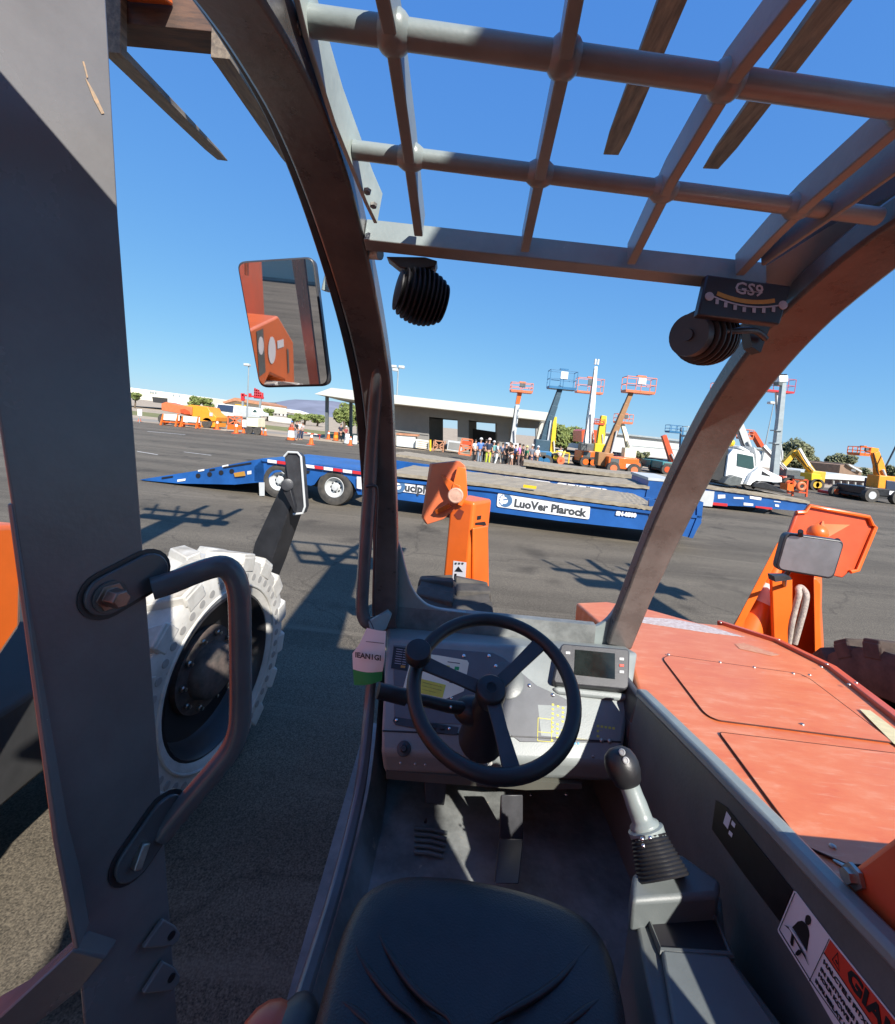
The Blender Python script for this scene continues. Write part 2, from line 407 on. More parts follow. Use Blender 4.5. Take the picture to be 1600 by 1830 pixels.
def asphalt_material():
    m = bpy.data.materials.new('asphalt'); m.use_nodes = True
    n = m.node_tree.nodes; l = m.node_tree.links; b = n['Principled BSDF']; b.inputs['Roughness'].default_value = .85
    b.inputs['Specular IOR Level'].default_value = .25
    tc = n.new('ShaderNodeTexCoord')
    big = n.new('ShaderNodeTexNoise'); big.inputs['Scale'].default_value = .35; big.inputs['Detail'].default_value = 7; big.inputs['Roughness'].default_value = .6
    mp = n.new('ShaderNodeMapping'); mp.inputs['Scale'].default_value = (.28, 1.5, 1); mp.inputs['Rotation'].default_value = (0,0,.12)
    l.new(tc.outputs['Object'], mp.inputs[0]); l.new(mp.outputs[0], big.inputs[0])
    r = n.new('ShaderNodeValToRGB'); r.color_ramp.elements[0].position = .34; r.color_ramp.elements[1].position = .68
    r.color_ramp.elements[0].color = (.074,.064,.05,1); r.color_ramp.elements[1].color = (.144,.125,.098,1)
    l.new(big.outputs[0], r.inputs[0])
    fine = n.new('ShaderNodeTexNoise'); fine.inputs['Scale'].default_value = 130; fine.inputs['Detail'].default_value = 3
    l.new(tc.outputs['Object'], fine.inputs[0])
    r2 = n.new('ShaderNodeValToRGB'); r2.color_ramp.elements[0].position = .32; r2.color_ramp.elements[1].position = .72
    r2.color_ramp.elements[0].color = (.45,.45,.45,1); r2.color_ramp.elements[1].color = (1.75,1.7,1.6,1)
    l.new(fine.outputs[0], r2.inputs[0])
    mx = n.new('ShaderNodeMix'); mx.data_type = 'RGBA'; mx.blend_type = 'MULTIPLY'; mx.inputs[0].default_value = 1
    l.new(r.outputs[0], mx.inputs[6]); l.new(r2.outputs[0], mx.inputs[7])
    # pale scuffs and dusty trails
    sc = n.new('ShaderNodeTexNoise'); sc.inputs['Scale'].default_value = 1.1; sc.inputs['Detail'].default_value = 8; sc.inputs['Distortion'].default_value = 1.2
    mp2 = n.new('ShaderNodeMapping'); mp2.inputs['Scale'].default_value = (.22, 2.4, 1); mp2.inputs['Rotation'].default_value = (0,0,-.1)
    l.new(tc.outputs['Object'], mp2.inputs[0]); l.new(mp2.outputs[0], sc.inputs[0])
    r3 = n.new('ShaderNodeValToRGB'); r3.color_ramp.elements[0].position = .57; r3.color_ramp.elements[0].color = (0,0,0,1); r3.color_ramp.elements[1].position = .78; r3.color_ramp.elements[1].color = (.6,.6,.6,1)
    l.new(sc.outputs[0], r3.inputs[0])
    m3 = n.new('ShaderNodeMix'); m3.data_type = 'RGBA'
    l.new(r3.outputs[0], m3.inputs[0]); l.new(mx.outputs[2], m3.inputs[6]); m3.inputs[7].default_value = (.2,.17,.13,1)
    # cracks and oil spots
    vo = n.new('ShaderNodeTexVoronoi'); vo.feature = 'DISTANCE_TO_EDGE'; vo.inputs['Scale'].default_value = .22
    wz_ = n.new('ShaderNodeTexNoise'); wz_.inputs['Scale'].default_value = 1.5; wz_.inputs['Detail'].default_value = 6
    ad = n.new('ShaderNodeMix'); ad.data_type = 'RGBA'; ad.blend_type = 'ADD'; ad.inputs[0].default_value = .8
    l.new(tc.outputs['Object'], wz_.inputs[0]); l.new(tc.outputs['Object'], ad.inputs[6]); l.new(wz_.outputs[1], ad.inputs[7]); l.new(ad.outputs[2], vo.inputs[0])
    r4 = n.new('ShaderNodeValToRGB'); r4.color_ramp.elements[0].position = 0; r4.color_ramp.elements[0].color = (.68,.68,.68,1); r4.color_ramp.elements[1].position = .006; r4.color_ramp.elements[1].color = (1,1,1,1)
    l.new(vo.outputs[0], r4.inputs[0])
    oi = n.new('ShaderNodeTexNoise'); oi.inputs['Scale'].default_value = .9; oi.inputs['Detail'].default_value = 5
    l.new(tc.outputs['Object'], oi.inputs[0])
    r5 = n.new('ShaderNodeValToRGB'); r5.color_ramp.elements[0].position = .27; r5.color_ramp.elements[0].color = (.5,.5,.5,1); r5.color_ramp.elements[1].position = .4; r5.color_ramp.elements[1].color = (1,1,1,1)
    l.new(oi.outputs[0], r5.inputs[0])
    m4 = n.new('ShaderNodeMix'); m4.data_type = 'RGBA'; m4.blend_type = 'MULTIPLY'; m4.inputs[0].default_value = 1
    l.new(r4.outputs[0], m4.inputs[6]); l.new(r5.outputs[0], m4.inputs[7])
    m5 = n.new('ShaderNodeMix'); m5.data_type = 'RGBA'; m5.blend_type = 'MULTIPLY'; m5.inputs[0].default_value = 1
    l.new(m3.outputs[2], m5.inputs[6]); l.new(m4.outputs[2], m5.inputs[7])
    l.new(m5.outputs[2], b.inputs['Base Color'])
    bp = n.new('ShaderNodeBump'); bp.inputs['Strength'].default_value = .35; bp.inputs['Distance'].default_value = .006
    l.new(fine.outputs[0], bp.inputs['Height']); l.new(bp.outputs[0], b.inputs['Normal'])
    return m
M['asphalt'] = asphalt_material()
M['dirt'] = mat('sandy_ground', (.42,.34,.24), .95, scale=.25, col2=(.27,.21,.15), bump=.1, bscale=3)
M['kerb'] = mat('kerb_concrete', (.45,.42,.36), .9, var=.1, scale=2)
M['line'] = mat('road_paint', (.55,.54,.5), .8, var=.2, scale=6)

# ------------------------------------------------------------------ the setting
def sheet(name, pts, z, mt, kind='structure'):
    b = MB(); b.face([V(x, y, z) for x, y in pts])
    o = b.build(name, mt, smooth=0); o['kind'] = kind
    return o
sheet('ground', [(-6000,-3000),(6000,-3000),(6000,9000),(-6000,9000)], 0, M['dirt'])
sheet('asphalt_lot', [(-60,-40),(60,-40),(60,38),(30,42),(8,42),(-8,39),(-29,43),(-60,47)], .004, M['asphalt'])
sheet('far_road', [(-140,50),(-10,44.5),(-10,48),(-140,62)], .004, mat('pale_road', (.24,.21,.17), .9, var=.1, scale=.3))
sheet('grass_verge', [(-60,64),(-6,50),(-4,62),(-60,80)], .004, M['grass'], 'structure')
for i, (a, b_) in enumerate((((244,807),(281,813)), ((328,808),(377,814)), ((262,771),(330,777)), ((520,793),(556,797)))):
    p, q = G(*a), G(*b_)
    mb = MB(); d = (q - p).normalized() * .0; s_ = Vector((0, .09 if i < 2 else .2, 0))
    mb.face([V(p.x,p.y,.008), V(q.x,q.y,.008), V(q.x+s_.x,q.y+s_.y,.008), V(p.x+s_.x,p.y+s_.y,.008)])
    structure(mb.build('road_marking', M['line'], smooth=0))
def ridge(name, pts, Y, mt, depth):
    mb = MB(); top = [P(x, y, Y) for x, y in pts]
    n = len(top)
    rows = []
    for k in range(7):
        t = k / 6
        rows.append([mb.bm.verts.new(V(p.x*(1+.02*math.sin(i*2.1+k)), Y - depth*(1-t) + (depth*.06)*math.sin(i*1.7+k*1.3), max(-20, p.z*(t**1.2)*(1+.05*math.sin(i*3.3+k*2)*(k<6))))) for i, p in enumerate(top)])
    for k in range(6):
        for i in range(n-1): mb.bm.faces.new((rows[k][i], rows[k][i+1], rows[k+1][i+1], rows[k+1][i]))
    back = [mb.bm.verts.new(V(p.x, Y + depth, -20)) for p in top]
    for i in range(n-1): mb.bm.faces.new((rows[6][i], rows[6][i+1], back[i+1], back[i]))
    return structure(mb.build(name, mt, smooth=180))
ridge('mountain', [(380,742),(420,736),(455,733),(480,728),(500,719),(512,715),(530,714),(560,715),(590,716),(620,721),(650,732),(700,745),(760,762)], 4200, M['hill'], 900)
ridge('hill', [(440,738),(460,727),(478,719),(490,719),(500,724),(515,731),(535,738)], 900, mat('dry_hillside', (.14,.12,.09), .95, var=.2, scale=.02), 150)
# ================================================================== the telehandler we sit in
TH = empty('telehandler', (1.1, 0.6, 0), 'orange telehandler seen from its own open cab, with grey roof bars and dashboard', 'telehandler', 'telehandlers parked side by side')
def quad(pl, pts, off=0.0):
    n = pl[1]
    return [IP(x, y, pl) + n*off for x, y in pts]
def decal(name, pl, pts, mt, parent, off=.0006, th=.0008):
    b = MB(); n = pl[1]
    b.prism(quad(pl, pts, off), n*th)
    return b.build(name, mt, parent, smooth=0)
def psweep(mb, lst, depth, up=(0,1,0), dpx=0):
    k = 4
    pts = [P(x + dpx, y, Y) for x, y, Y, w_ in lst]
    ws = [w_*Y/FPX for x, y, Y, w_ in lst]
    sp = smooth_pts(pts, k)
    ww = []
    for i in range(len(ws)-1):
        for j in range(k): ww.append((ws[i] + (ws[i+1]-ws[i])*j/k, depth))
    ww.append((ws[-1], depth))
    ups = []
    for i in range(len(sp)):
        t = (sp[min(i+1, len(sp)-1)] - sp[max(i-1, 0)]).normalized(); ups.append(t.cross(V(1,0,0)))
    mb.sweep(sp, ww, ups)

# ---- roof
A0 = P(960, 470, .92)
ROOF = (A0, Vector((0, -.25, -1)).normalized())            # normal down, towards us
ROOFUP = (A0 - ROOF[1]*.02, ROOF[1])
up_ = -ROOF[1]
LEFT_P = [(690,1118,1.6,44),(690,1000,1.58,44),(688,900,1.54,44),(683,800,1.46,46),(676,700,1.36,52),(664,620,1.25,58),(645,530,1.10,66),(620,430,.96,76),(585,310,.80,88),(540,190,.67,98),(480,70,.56,112),(420,-30,.48,125),(350,-130,.42,140)]
RIGHT_P = [(1103,1150,1.6,46),(1140,1055,1.56,50),(1185,950,1.50,60),(1232,850,1.4,66),(1285,750,1.28,72),(1345,660,1.15,82),(1415,575,1.02,92),(1500,495,.9,100),(1600,415,.8,108),(1720,340,.7,120),(1900,230,.6,140)]
b = MB(); psweep(b, LEFT_P, .05); LP = b.build('pillar', M['taupe'], TH, bevel=.006)
b = MB(); psweep(b, [(x - w_*.5 - 9, y, Y + .02, 15) for x, y, Y, w_ in LEFT_P[2:]], .03); b.build('door_seal', M['plastic2'], LP, bevel=.003)
b = MB(); psweep(b, [(x + w_*.32, y, Y - .028, 5) for x, y, Y, w_ in LEFT_P[2:]], .006); b.build('weld_seam', M['taupe'], LP)
b = MB(); psweep(b, RIGHT_P, .05); RP = b.build('pillar', M['taupe'], TH, bevel=.008)
b = MB(); b.sweep([P(655,420,.935), P(1360,497,.935)], (.034, .047), (0,.28,1)); b.build('roof_beam', M['grey'], TH, bevel=.002)
for a, c, r in (((632,268),(1570,387),.0135), ((522,33),(1640,193),.0155)):
    b = MB(); b.tube([IP(*a, ROOFUP), IP(*c, ROOFUP)], r, 16); b.build('roof_tube', M['grey'], TH)
BARS = [[(672,-60),(683,0),(700,80),(728,270),(748,424)], [(1045,-80),(1030,0),(1005,140),(970,300),(938,452)], [(1520,-120),(1430,0),(1310,150),(1200,330),(1128,474)], [(1760,110),(1600,240),(1440,375),(1385,428),(1322,494)]]
TUB = [((632,268),(1570,387)), ((522,33),(1640,193))]
for bar_ in BARS:
    pts = [IP(x, y, ROOF) + up_*.024 for x, y in bar_]
    b = MB(); b.sweep(pts, (.0165, .046), up_); o = b.build('roof_bar', M['grey'], TH, bevel=.002)
    for (a, c) in TUB:
        p0, p1 = IP(*a, ROOFUP), IP(*c, ROOFUP)
        d = (p1 - p0).normalized(); best = None
        for i in range(len(pts)-1):
            for k in range(21):
                q = pts[i].lerp(pts[i+1], k/20); dist = ((q - p0) - d*(q - p0).dot(d)).length
                if best is None or dist < best[0]: best = (dist, q)
        q = p0 + d*(best[1]-p0).dot(d)
        b = MB(); r_ = .0165 if a[1] > 100 else .019
        b.lathe([(.013,-.02),(r_+.001,-.013),(r_+.004,-.007),(r_+.004,.007),(r_+.001,.013),(.013,.02)], q, d, 20)
        b.build('weld_collar', M['grey'], o)
# weld blob at the tube's left end, side rails, right gusset
b = MB()
q = IP(530,34,ROOFUP)
for k in range(9): b.ball(q + Vector((random.uniform(-.006,.006), random.uniform(-.012,.012), random.uniform(-.016,.016))), random.uniform(.006,.010), 8)
b.build('weld_bead', M['green_patina'], TH, smooth=80)
def vplate(name, lst, hgt, th, mt, zoff=0.0):
    pts = [IP(x, y, ROOF) + V(0,0,zoff) for x, y in lst]; b = MB()
    b.sweep([q + V(0,0,hgt/2) for q in pts], (th, hgt), (0,0,1)); return b.build(name, mt, TH, bevel=.0015)
rl_ = vplate('roof_rail', ((500,-90),(531,0),(551,81),(600,230),(656,367),(674,404)), .062, .007, M['green_patina'])
vplate('roof_rail', ((1358,478),(1525,364),(1600,311),(1720,225),(1850,130)), .055, .007, M['grey'])
b = MB(); b.prism([P(1352,486,.95), P(1480,406,.87), P(1600,346,.79), P(1720,285,.72), P(1720,345,.72), P(1600,420,.82), P(1500,495,.92), P(1420,560,1.01), P(1385,545,.985)], (.008,.004,0)); b.build('roof_gusset', M['grey'], TH)
b = MB(); b.prism([P(1360,478,.97), P(1525,366,.87), P(1600,312,.81), P(1720,228,.74), P(1720,290,.74), P(1600,350,.81), P(1480,410,.89), P(1356,488,.97)], (.008,.004,0)); b.build('rail_gap_dark', M['plastic2'], TH)  # black sheet laid behind the rail where the dark gap shows
for (x, y) in ((657,340),(668,365)):
    b = MB(); c = IP(x, y, ROOF); b.lathe([(.0,.006),(.006,.005),(.007,0)], c, ROOF[1], 6); b.build('bolt', M['steel'], TH)
# cab back: unseen solid roof and panels added to shade the interior; B-pillar
b = MB()
z0 = IP(960,470,ROOF)
def roofz(Y): return A0.z + .25*(A0.y - Y)
b.prism([V(-.5,.3,roofz(.2)), V(.72,.3,roofz(.2)), V(.72,-.45,roofz(.2)+.03), V(-.5,-.45,roofz(.2)+.03)], (0,0,.03)); b.build('rear_roof_shade', M['grey'], TH)
b = MB(); b.box2((-.26,-.5,1.0), (.62,-.46,roofz(.2)+.05)); b.build('rear_shade_panel', M['grey'], TH)
b = MB(); b.box2((.62,-.5,1.0), (.65,.15,roofz(.2)+.05)); b.build('rear_quarter_shade', M['grey'], TH)  # out of view, added to keep the sun off the seat
b = MB(); b.box2((.652,-.5,1.0), (.66,.42,1.76)); b.build('lower_quarter_shade', M['grey_dark'], TH)  # out of view, added to keep the sun off the console lid

# ---- B-pillar plate with grab handle
YN, YF = .50, .62
b = MB()
FPL = plane3(P(190,0,YF), P(318,1830,YF), P(23,900,YN))
face = [IP(x, y, FPL) for x, y in ((-150,-140),(183,-100),(190,0),(212,390),(250,900),(318,1830),(326,1950),(158,1900),(141,1697),(105,1500),(23,900),(-70,300))]
nrm = (face[5]-face[2]).cross(face[10]-face[2]).normalized()
if nrm.dot(CAM - face[2]) < 0: nrm = -nrm
b.prism(face, -nrm*.006)
b.prism([P(-20,900,YN), P(23,900,YN), P(105,1500,YN), P(141,1697,YN), P(131,1697,YN), P(93,1500,YN), P(12,900,YN)][1:], (-.01,.03,0))
BP = b.build('door_pillar', M['plate'], TH, bevel=.002)
BPL = FPL
b = MB(); b.prism([P(131,1697,YN), P(190,1712,.53), P(140,1772,.52), P(60,1835,.5), P(-60,1900,.48), P(-60,1850,.46), P(0,1815,.47)], (-.01,.05,-.02)); b.build('sill_rail', M['plate'], BP, bevel=.003)
# scratches in the paint
b = MB(); b.prism(quad(BPL, [(152,140),(158,148),(172,172),(186,203),(181,204),(168,180)], .0006), nrm*.0004); b.prism(quad(BPL, [(147,110),(150,110),(157,138),(155,140)], .0006), nrm*.0004); b.build('paint_scratch', mat('bare_primer', (.5,.32,.18), .8, scale=90, col2=(.2,.2,.18)), BP, smooth=0)
def slot(pa, pb, r, off, th, n=10):
    a, c = IP(*pa, BPL), IP(*pb, BPL); d = (c-a).normalized(); s_ = nrm.cross(d)
    pts = [a + (d*(-math.cos(t)) + s_*math.sin(t))*r for t in [math.pi*(.5 - k/n) for k in range(n+1)]]
    pts = pts + [c + (d*math.cos(t) + s_*math.sin(t))*r for t in [-math.pi/2 + math.pi*k/n for k in range(n+1)]]
    return [p + nrm*off for p in pts]
HN = empty  # (name kept short below)
b = MB()
hp = [(272,1052,.615),(310,1040,.63),(350,1024,.645),(385,1013,.655),(404,1014,.66),(418,1028,.665),(426,1052,.667),(429,1090,.668),(430,1180,.668),(430,1265,.668),(426,1305,.665),(412,1340,.66),(385,1376,.65),(340,1428,.635),(287,1492,.615)]
b.tube(smooth_pts([P(*q) for q in hp], 3), .0165, 16)
GH = b.build('grab_handle', M['handle'], TH, label='grey tubular grab handle bolted to the door pillar')
for (pa, pb, bc) in (((190,1062),(262,1022),(192,1062)), ((240,1532),(292,1455),(243,1520))):
    b = MB(); b.prism(slot(pa, pb, .027, .001, .006), nrm*.007); b.build('mounting_plate', M['handle'], GH, bevel=.002)
    b = MB(); b.prism(slot(pa, pb, .033, .0004, .0), nrm*.0015); b.build('mounting_gasket', M['plastic2'], GH)
b = MB(); c = IP(190,1064,BPL); ax = (nrm + V(.35,0,-.05)).normalized()
b.lathe([(.019,.007),(.019,.012),(.0125,.012),(.0125,.03),(.011,.032),(0,.032)], c, ax, 6, caps=False); b.build('bolt', mat('bolt_warm_steel', (.3,.22,.18), .4, metal=.8, var=.2, scale=50), GH, bevel=.001)
b = MB(); b.lathe([(.021,.007),(.021,.0105),(.012,.0105)], c, ax, 20); b.build('washer', M['grey_dark'], GH)
b = MB(); c2 = IP(243,1522,BPL); b.box(c2 + nrm*.012, (.012,.03,.012), Matrix((V(0,.6,.8).normalized().cross(nrm), V(0,.6,.8).normalized(), nrm)).transposed()); b.build('bolt', M['steel'], GH, bevel=.002)
for (y0, y1) in ((1640,1690), (1715,1770)):
    b = MB()
    q = [(248,y1-2),(285,y0-4),(306,y0+8),(315,y0+22),(312,y0+34),(300,y1-6)]
    b.prism(quad(BPL, q, .004), nrm*.008); lg = b.build('hinge_lug', M['plate'], BP, bevel=.002)
    b = MB(); b.lathe([(.0055,.0),(.0055,.0015),(.003,.0015)], IP(298,y0+24,BPL)+nrm*.012, nrm, 16); b.build('hinge_hole', M['black'], lg)

# ---- left grab rail beside the windscreen pillar
b = MB(); b.tube(smooth_pts([P(*q) for q in ((682,632,1.26),(676,650,1.29),(672,700,1.34),(666,780,1.42),(660,880,1.46),(653,980,1.48),(648,1060,1.5),(648,1095,1.5),(656,1112,1.5),(672,1112,1.52))], 4), .022, 14); GR = b.build('grab_rail', M['handle'], TH)
b = MB(); b.tube(smooth_pts([P(*q) for q in ((655,870,1.42),(668,868,1.42),(674,880,1.43),(671,960,1.45),(668,1060,1.47),(668,1100,1.48))], 4), .005, 8); b.build('cable', M['plastic2'], GR)
b = MB(); b.prism([P(658,1112,1.45), P(692,1092,1.5), P(700,1100,1.5), P(690,1125,1.46), P(664,1140,1.45)], (.0,.02,.0)); b.build('rail_bracket', M['grey'], GR, bevel=.003)

# ---- dashboard
L = [(692,1120,1.6),(692,1141,1.43),(680,1300,1.23),(681,1345,1.19),(688,1380,1.2),(690,1385,1.58)]
R = [(1118,1154,1.6),(1141,1167,1.43),(1116,1322,1.23),(1108,1368,1.19),(1096,1394,1.2),(1096,1396,1.58)]
Lp, Rp = [P(*q) for q in L], [P(*q) for q in R]
b = MB()
la, ra = [b.bm.verts.new(p) for p in Lp], [b.bm.verts.new(p) for p in Rp]
for i in range(len(la)): b.bm.faces.new((la[i], la[(i+1)%6], ra[(i+1)%6], ra[i]))
b.bm.faces.new(la); b.bm.faces.new(ra[::-1])
D = b.build('dashboard', M['dash'], TH, bevel=.012, seg=3)
DPL = plane3(Lp[1], Rp[1], Lp[2]); dn = DPL[1]
LOWPL = plane3(Lp[2], Rp[2], Lp[3])
b = MB(); b.prism([P(x, y, 1.6) for x, y in [(664,1126),(674,1060),(690,962),(706,962)] + [tuple(q)[:2] for q in smooth_pts([(712,968,0),(718,985,0),(724,1012,0),(734,1045,0),(750,1070,0),(778,1087,0),(850,1098,0),(930,1110,0),(1000,1120,0),(1045,1124,0),(1075,1116,0),(1097,1094,0),(1113,1062,0),(1126,1022,0)], 5)] + [(1150,1010),(1150,1080),(1122,1170)]], (0,.022,0)); b.build('front_cowl', M['grey'], D, bevel=.004)
b = MB(); b.prism([P(x, y, 1.24) for x, y in ((1142,1246),(1152,1250),(1186,1292),(1184,1392),(1152,1412),(1102,1388),(1116,1330))], (0,.3,0)); b.build('side_pod', M['plastic2'], D, bevel=.008)
ip = [(703,1153),(880,1167),(900,1176),(960,1226),(1000,1244),(1110,1302),(1103,1328),(930,1326),(890,1298),(705,1290)]
b = MB(); b.prism(quad(DPL, ip), dn*.003); IPN = b.build('instrument_panel', mat('instrument_panel_grey', (.1,.105,.112), .45, var=.1, scale=12, bump=.04, bscale=300), D, bevel=.001)
b = MB(); b.lathe([(.0,.006),(.052,.006),(.056,.004),(.057,.0)], IP(905,1216,DPL), dn, 36); b.build('column_collar', M['grey_dark'], D)
o3 = .0036
decal('label', DPL, [(738,1167),(783,1172),(835,1181),(838,1186),(829,1236),(792,1252),(720,1234),(722,1226)], M['label_cream'], IPN, o3)
for pts, mt in (([(752,1214),(797,1225),(791,1248),(748,1239)], 'yellowprint'), ([(792,1189),(804,1191),(803,1198),(791,1196)], 'yellowprint'), ([(813,1192),(821,1193),(820,1199),(812,1198)], 'green'), ([(752,1257),(793,1268),(792,1272),(751,1262)], 'yellowprint'), ([(805,1206),(829,1210),(829,1211),(805,1207)], 'darktext'), ([(804,1213),(828,1217),(828,1218),(804,1214)], 'darktext'), ([(803,1220),(827,1224),(827,1225),(803,1221)], 'darktext'), ([(800,1183),(822,1186),(822,1187.4),(800,1184.4)], 'darktext'), ([(756,1220),(790,1228.5),(790,1229.5),(756,1221)], 'darktext'), ([(755,1226),(789,1234.5),(789,1235.5),(755,1227)], 'darktext'), ([(754,1232),(780,1238.5),(780,1239.5),(754,1233)], 'darktext')):
    decal('label_mark', DPL, pts, M[mt], IPN, o3 + .001, .0004)
bs = decal('label', DPL, [(704,1156),(733,1160),(728,1200),(699,1195)], M['black'], IPN, o3)
b = MB()
for k in range(8):
    y = 1160 + k*4.2
    for s0, s1 in ((.08,.55), (.62,.9)):
        x0 = 707 - k*.55 + 24*s0; x1 = 707 - k*.55 + 24*s1
        if k == 7 and s0 < .3: continue
        b.prism(quad(DPL, [(x0,y+s0*3.4),(x1,y+s1*3.4),(x1,y+s1*3.4+1),(x0,y+s0*3.4+1)], o3+.001), dn*.0004)
b.build('label_lettering', M['greyprint'], IPN, smooth=0)
decal('label_mark', DPL, [(717,1190),(725,1191),(724,1195),(716,1194)], M['amberprint'], IPN, o3+.001)
b = MB(); rnd = random.Random(3)
for gx in range(3):
    for gy in range(9):
        if rnd.random() < .75:
            x = 986 + gx*9 + gy*-.2; y = 1258 + gy*8 + gx*3
            b.prism(quad(DPL, [(x,y),(x+4,y+.6),(x+4,y+4),(x,y+3.4)], o3), dn*.0005)
for gx in range(5):
    for gy in range(3):
        x = 1066 + gx*7; y = 1296 + gy*9 + gx*1
        if y < 1326: b.prism(quad(DPL, [(x,y),(x+4.5,y+.6),(x+4.5,y+4.5),(x,y+4)], o3), dn*.0005)
for pts in ([(961,1283),(985,1286),(985,1287),(961,1284)], [(961,1283),(962,1283),(961,1325),(960,1325)], [(961,1308),(985,1310),(985,1311),(961,1309)], [(960,1324),(985,1326),(985,1327),(960,1325)], [(985,1286),(986,1286),(986,1326),(985,1326)], [(1000,1318),(1050,1322),(1050,1323),(1000,1319)]):
    b.prism(quad(DPL, pts, o3), dn*.0005)
b.build('indicator_marking', M['yellowprint'], IPN, smooth=0)
for k in range(3): decal('indicator_marking', DPL, [(1020+k*6,1327),(1023+k*6,1327.4),(1023+k*6,1331),(1020+k*6,1330.6)], mat('blue_light', (.1,.35,.6), .4, var=0) if k == 0 else bpy.data.materials['blue_light'], IPN, .002)
for x, y in ((829,1173),(874,1173),(886,1191),(946,1226),(988,1243),(849,1293),(1075,1324),(1089,1325)):
    b = MB(); b.lathe([(.0065,0),(.006,.003),(.003,.005),(0,.005)], IP(x,y,DPL)+dn*.003, dn, 12, caps=False); b.build('screw', M['chrome'] if y < 1300 else M['steel'], IPN, smooth=60)
b = MB(); b.prism(quad(DPL, [(706,1281),(820,1300),(816,1314),(800,1313),(707,1296),(702,1288)], .0005), dn*.003); st = b.build('switch_strip', M['plastic2'], D, bevel=.001)
for x, y in ((709,1288),(803,1303)):
    b = MB(); b.ball(IP(x,y,DPL)+dn*.004, .005, 10); b.build('screw', M['chrome'], st)
b = MB(); b.prism(quad(DPL, [(832,1298),(862,1304),(852,1334),(824,1328)], .0005), dn*.006); kp = b.build('key_switch', M['plastic'], D, bevel=.002)
b = MB(); c = IP(846,1318,DPL)+dn*.008; b.lathe([(.011,0),(.011,.006),(.008,.008),(0,.008)], c, dn, 16, caps=False); b.box(c + dn*.014, (.004,.018,.016), Matrix((V(1,.2,.3).normalized(), dn.cross(V(1,.2,.3).normalized()).normalized(), dn)).transposed()); b.build('key', M['steel'], kp)
b = MB(); c = IP(722,1338,LOWPL); b.lathe([(.02,0),(.019,.004),(.01,.006),(.007,.014),(0,.014)], c, LOWPL[1], 20, caps=False); b.build('lower_knob', M['plastic2'], D, smooth=50)
b = MB(); c = IP(872,1363,LOWPL); b.lathe([(.013,0),(.012,.006),(.004,.006)], c, LOWPL[1], 16); b.build('lower_socket', M['steel'], D)
for x, y in ((1013,1389),(1024,1403),(1012,1420),(949,1421)):
    b = MB(); b.ball(P(x, y, 1.22 if y < 1400 else 1.3), .006 if x > 1000 else .004, 10); b.build('hose_fitting', M['chrome'], D)
b = MB(); b.prism([P(690,1378,1.195), P(880,1392,1.195), P(1040,1402,1.195), P(1040,1410,1.195), P(940,1412,1.195), P(760,1398,1.195), P(690,1392,1.195)], (0,.02,0)); b.build('lower_lip', mat('olive_trim', (.09,.09,.075), .35, var=.1), D)
for k in range(4):
    x0 = 742 + k*15; y0 = 1289 + k*2.4
    b = MB(); b.prism(quad(DPL, [(x0,y0),(x0+9,y0+1.4),(x0+8,y0+9.4),(x0-1,y0+8)], .004), dn*.004); b.build('rocker_switch', M['plastic'], st, bevel=.001)
b = MB(); b.tube([IP(x, y, LOWPL) + LOWPL[1]*.0005 for x, y in ((684,1306),(800,1311),(960,1318),(1110,1326))], .0022, 6); b.build('panel_seam', M['plastic'], D)
for x, y in ((716,1364),(742,1366),(760,1367),(1060,1352),(1084,1353)):
    b = MB(); b.ball(IP(x, y, LOWPL), .004, 8); b.build('screw', M['steel'], D)
o_ = lettering('PARK', .008, IP(735,1351,LOWPL) + LOWPL[1]*.001, (Rp[2]-Lp[2]), Lp[2]-Lp[3], TH, M['greyprint'], 'dash_lettering') if False else None
# display
dp = plane3(IP(1004,1152,DPL)+dn*.045, IP(1124,1161,DPL)+dn*.05, IP(1123,1230,DPL)+dn*.04)
b = MB(); b.prism(quad(dp, [(1008,1150),(1122,1160),(1126,1165),(1124,1228),(1118,1232),(993,1221),(989,1215),(1003,1153)]), -dn*.05); DS = b.build('display', M['plastic2'], D, bevel=.004)
b = MB(); b.prism(quad(dp, [(1000,1222),(1130,1236),(1128,1246),(1116,1248),(1000,1236),(990,1226)], -.02), -dn*.03); b.build('display_mount', M['dash'], D, bevel=.006)
decal('screen', dp, [(1028,1161),(1099,1168),(1099,1214),(1026,1206)], M['screen'], DS, .001)
for x, y, mt in ((1111,1178,'lightgrey'),(1111,1189.5,'red'),(1111,1201,'lightgrey'),(1015,1167,'lightgrey')):
    b = MB(); b.prism(quad(dp, [(x-4,y-2.5),(x+4,y-2),(x+4,y+2.5),(x-4,y+2)], .0005), dp[1]*.002); b.build('button', M[mt], DS, bevel=.0006)

# ---- steering wheel
el = math.radians(61)
sn = Vector((-.02, -math.cos(el), math.sin(el))).normalized()
SPL = (P(882, 1227, 1.0), sn)
c0 = SPL[0]; e1 = (V(1,0,0) - sn*sn.x).normalized(); e2 = sn.cross(e1)
RW = .1855
b = MB(); b.tube([c0 + (e1*math.cos(t) + e2*math.sin(t))*RW for t in [2*math.pi*k/72 for k in range(72)]], .0165, 14, closed=True); SW = b.build('steering_wheel', M['plastic'], TH)
hubc = c0 - sn*.026 + e1*-.004
b = MB(); b.lathe([(.0,.022),(.03,.022),(.034,.019),(.036,.012),(.036,-.012),(.03,-.03)], hubc, sn, 32); b.lathe([(.014,.0225),(.014,.0235),(.0115,.0235),(.0115,.0225)], hubc, sn, 24); b.build('hub', M['plastic'], SW)
def on_ring(x, y):
    q = IP(x, y, SPL); return c0 + (q-c0).normalized()*RW
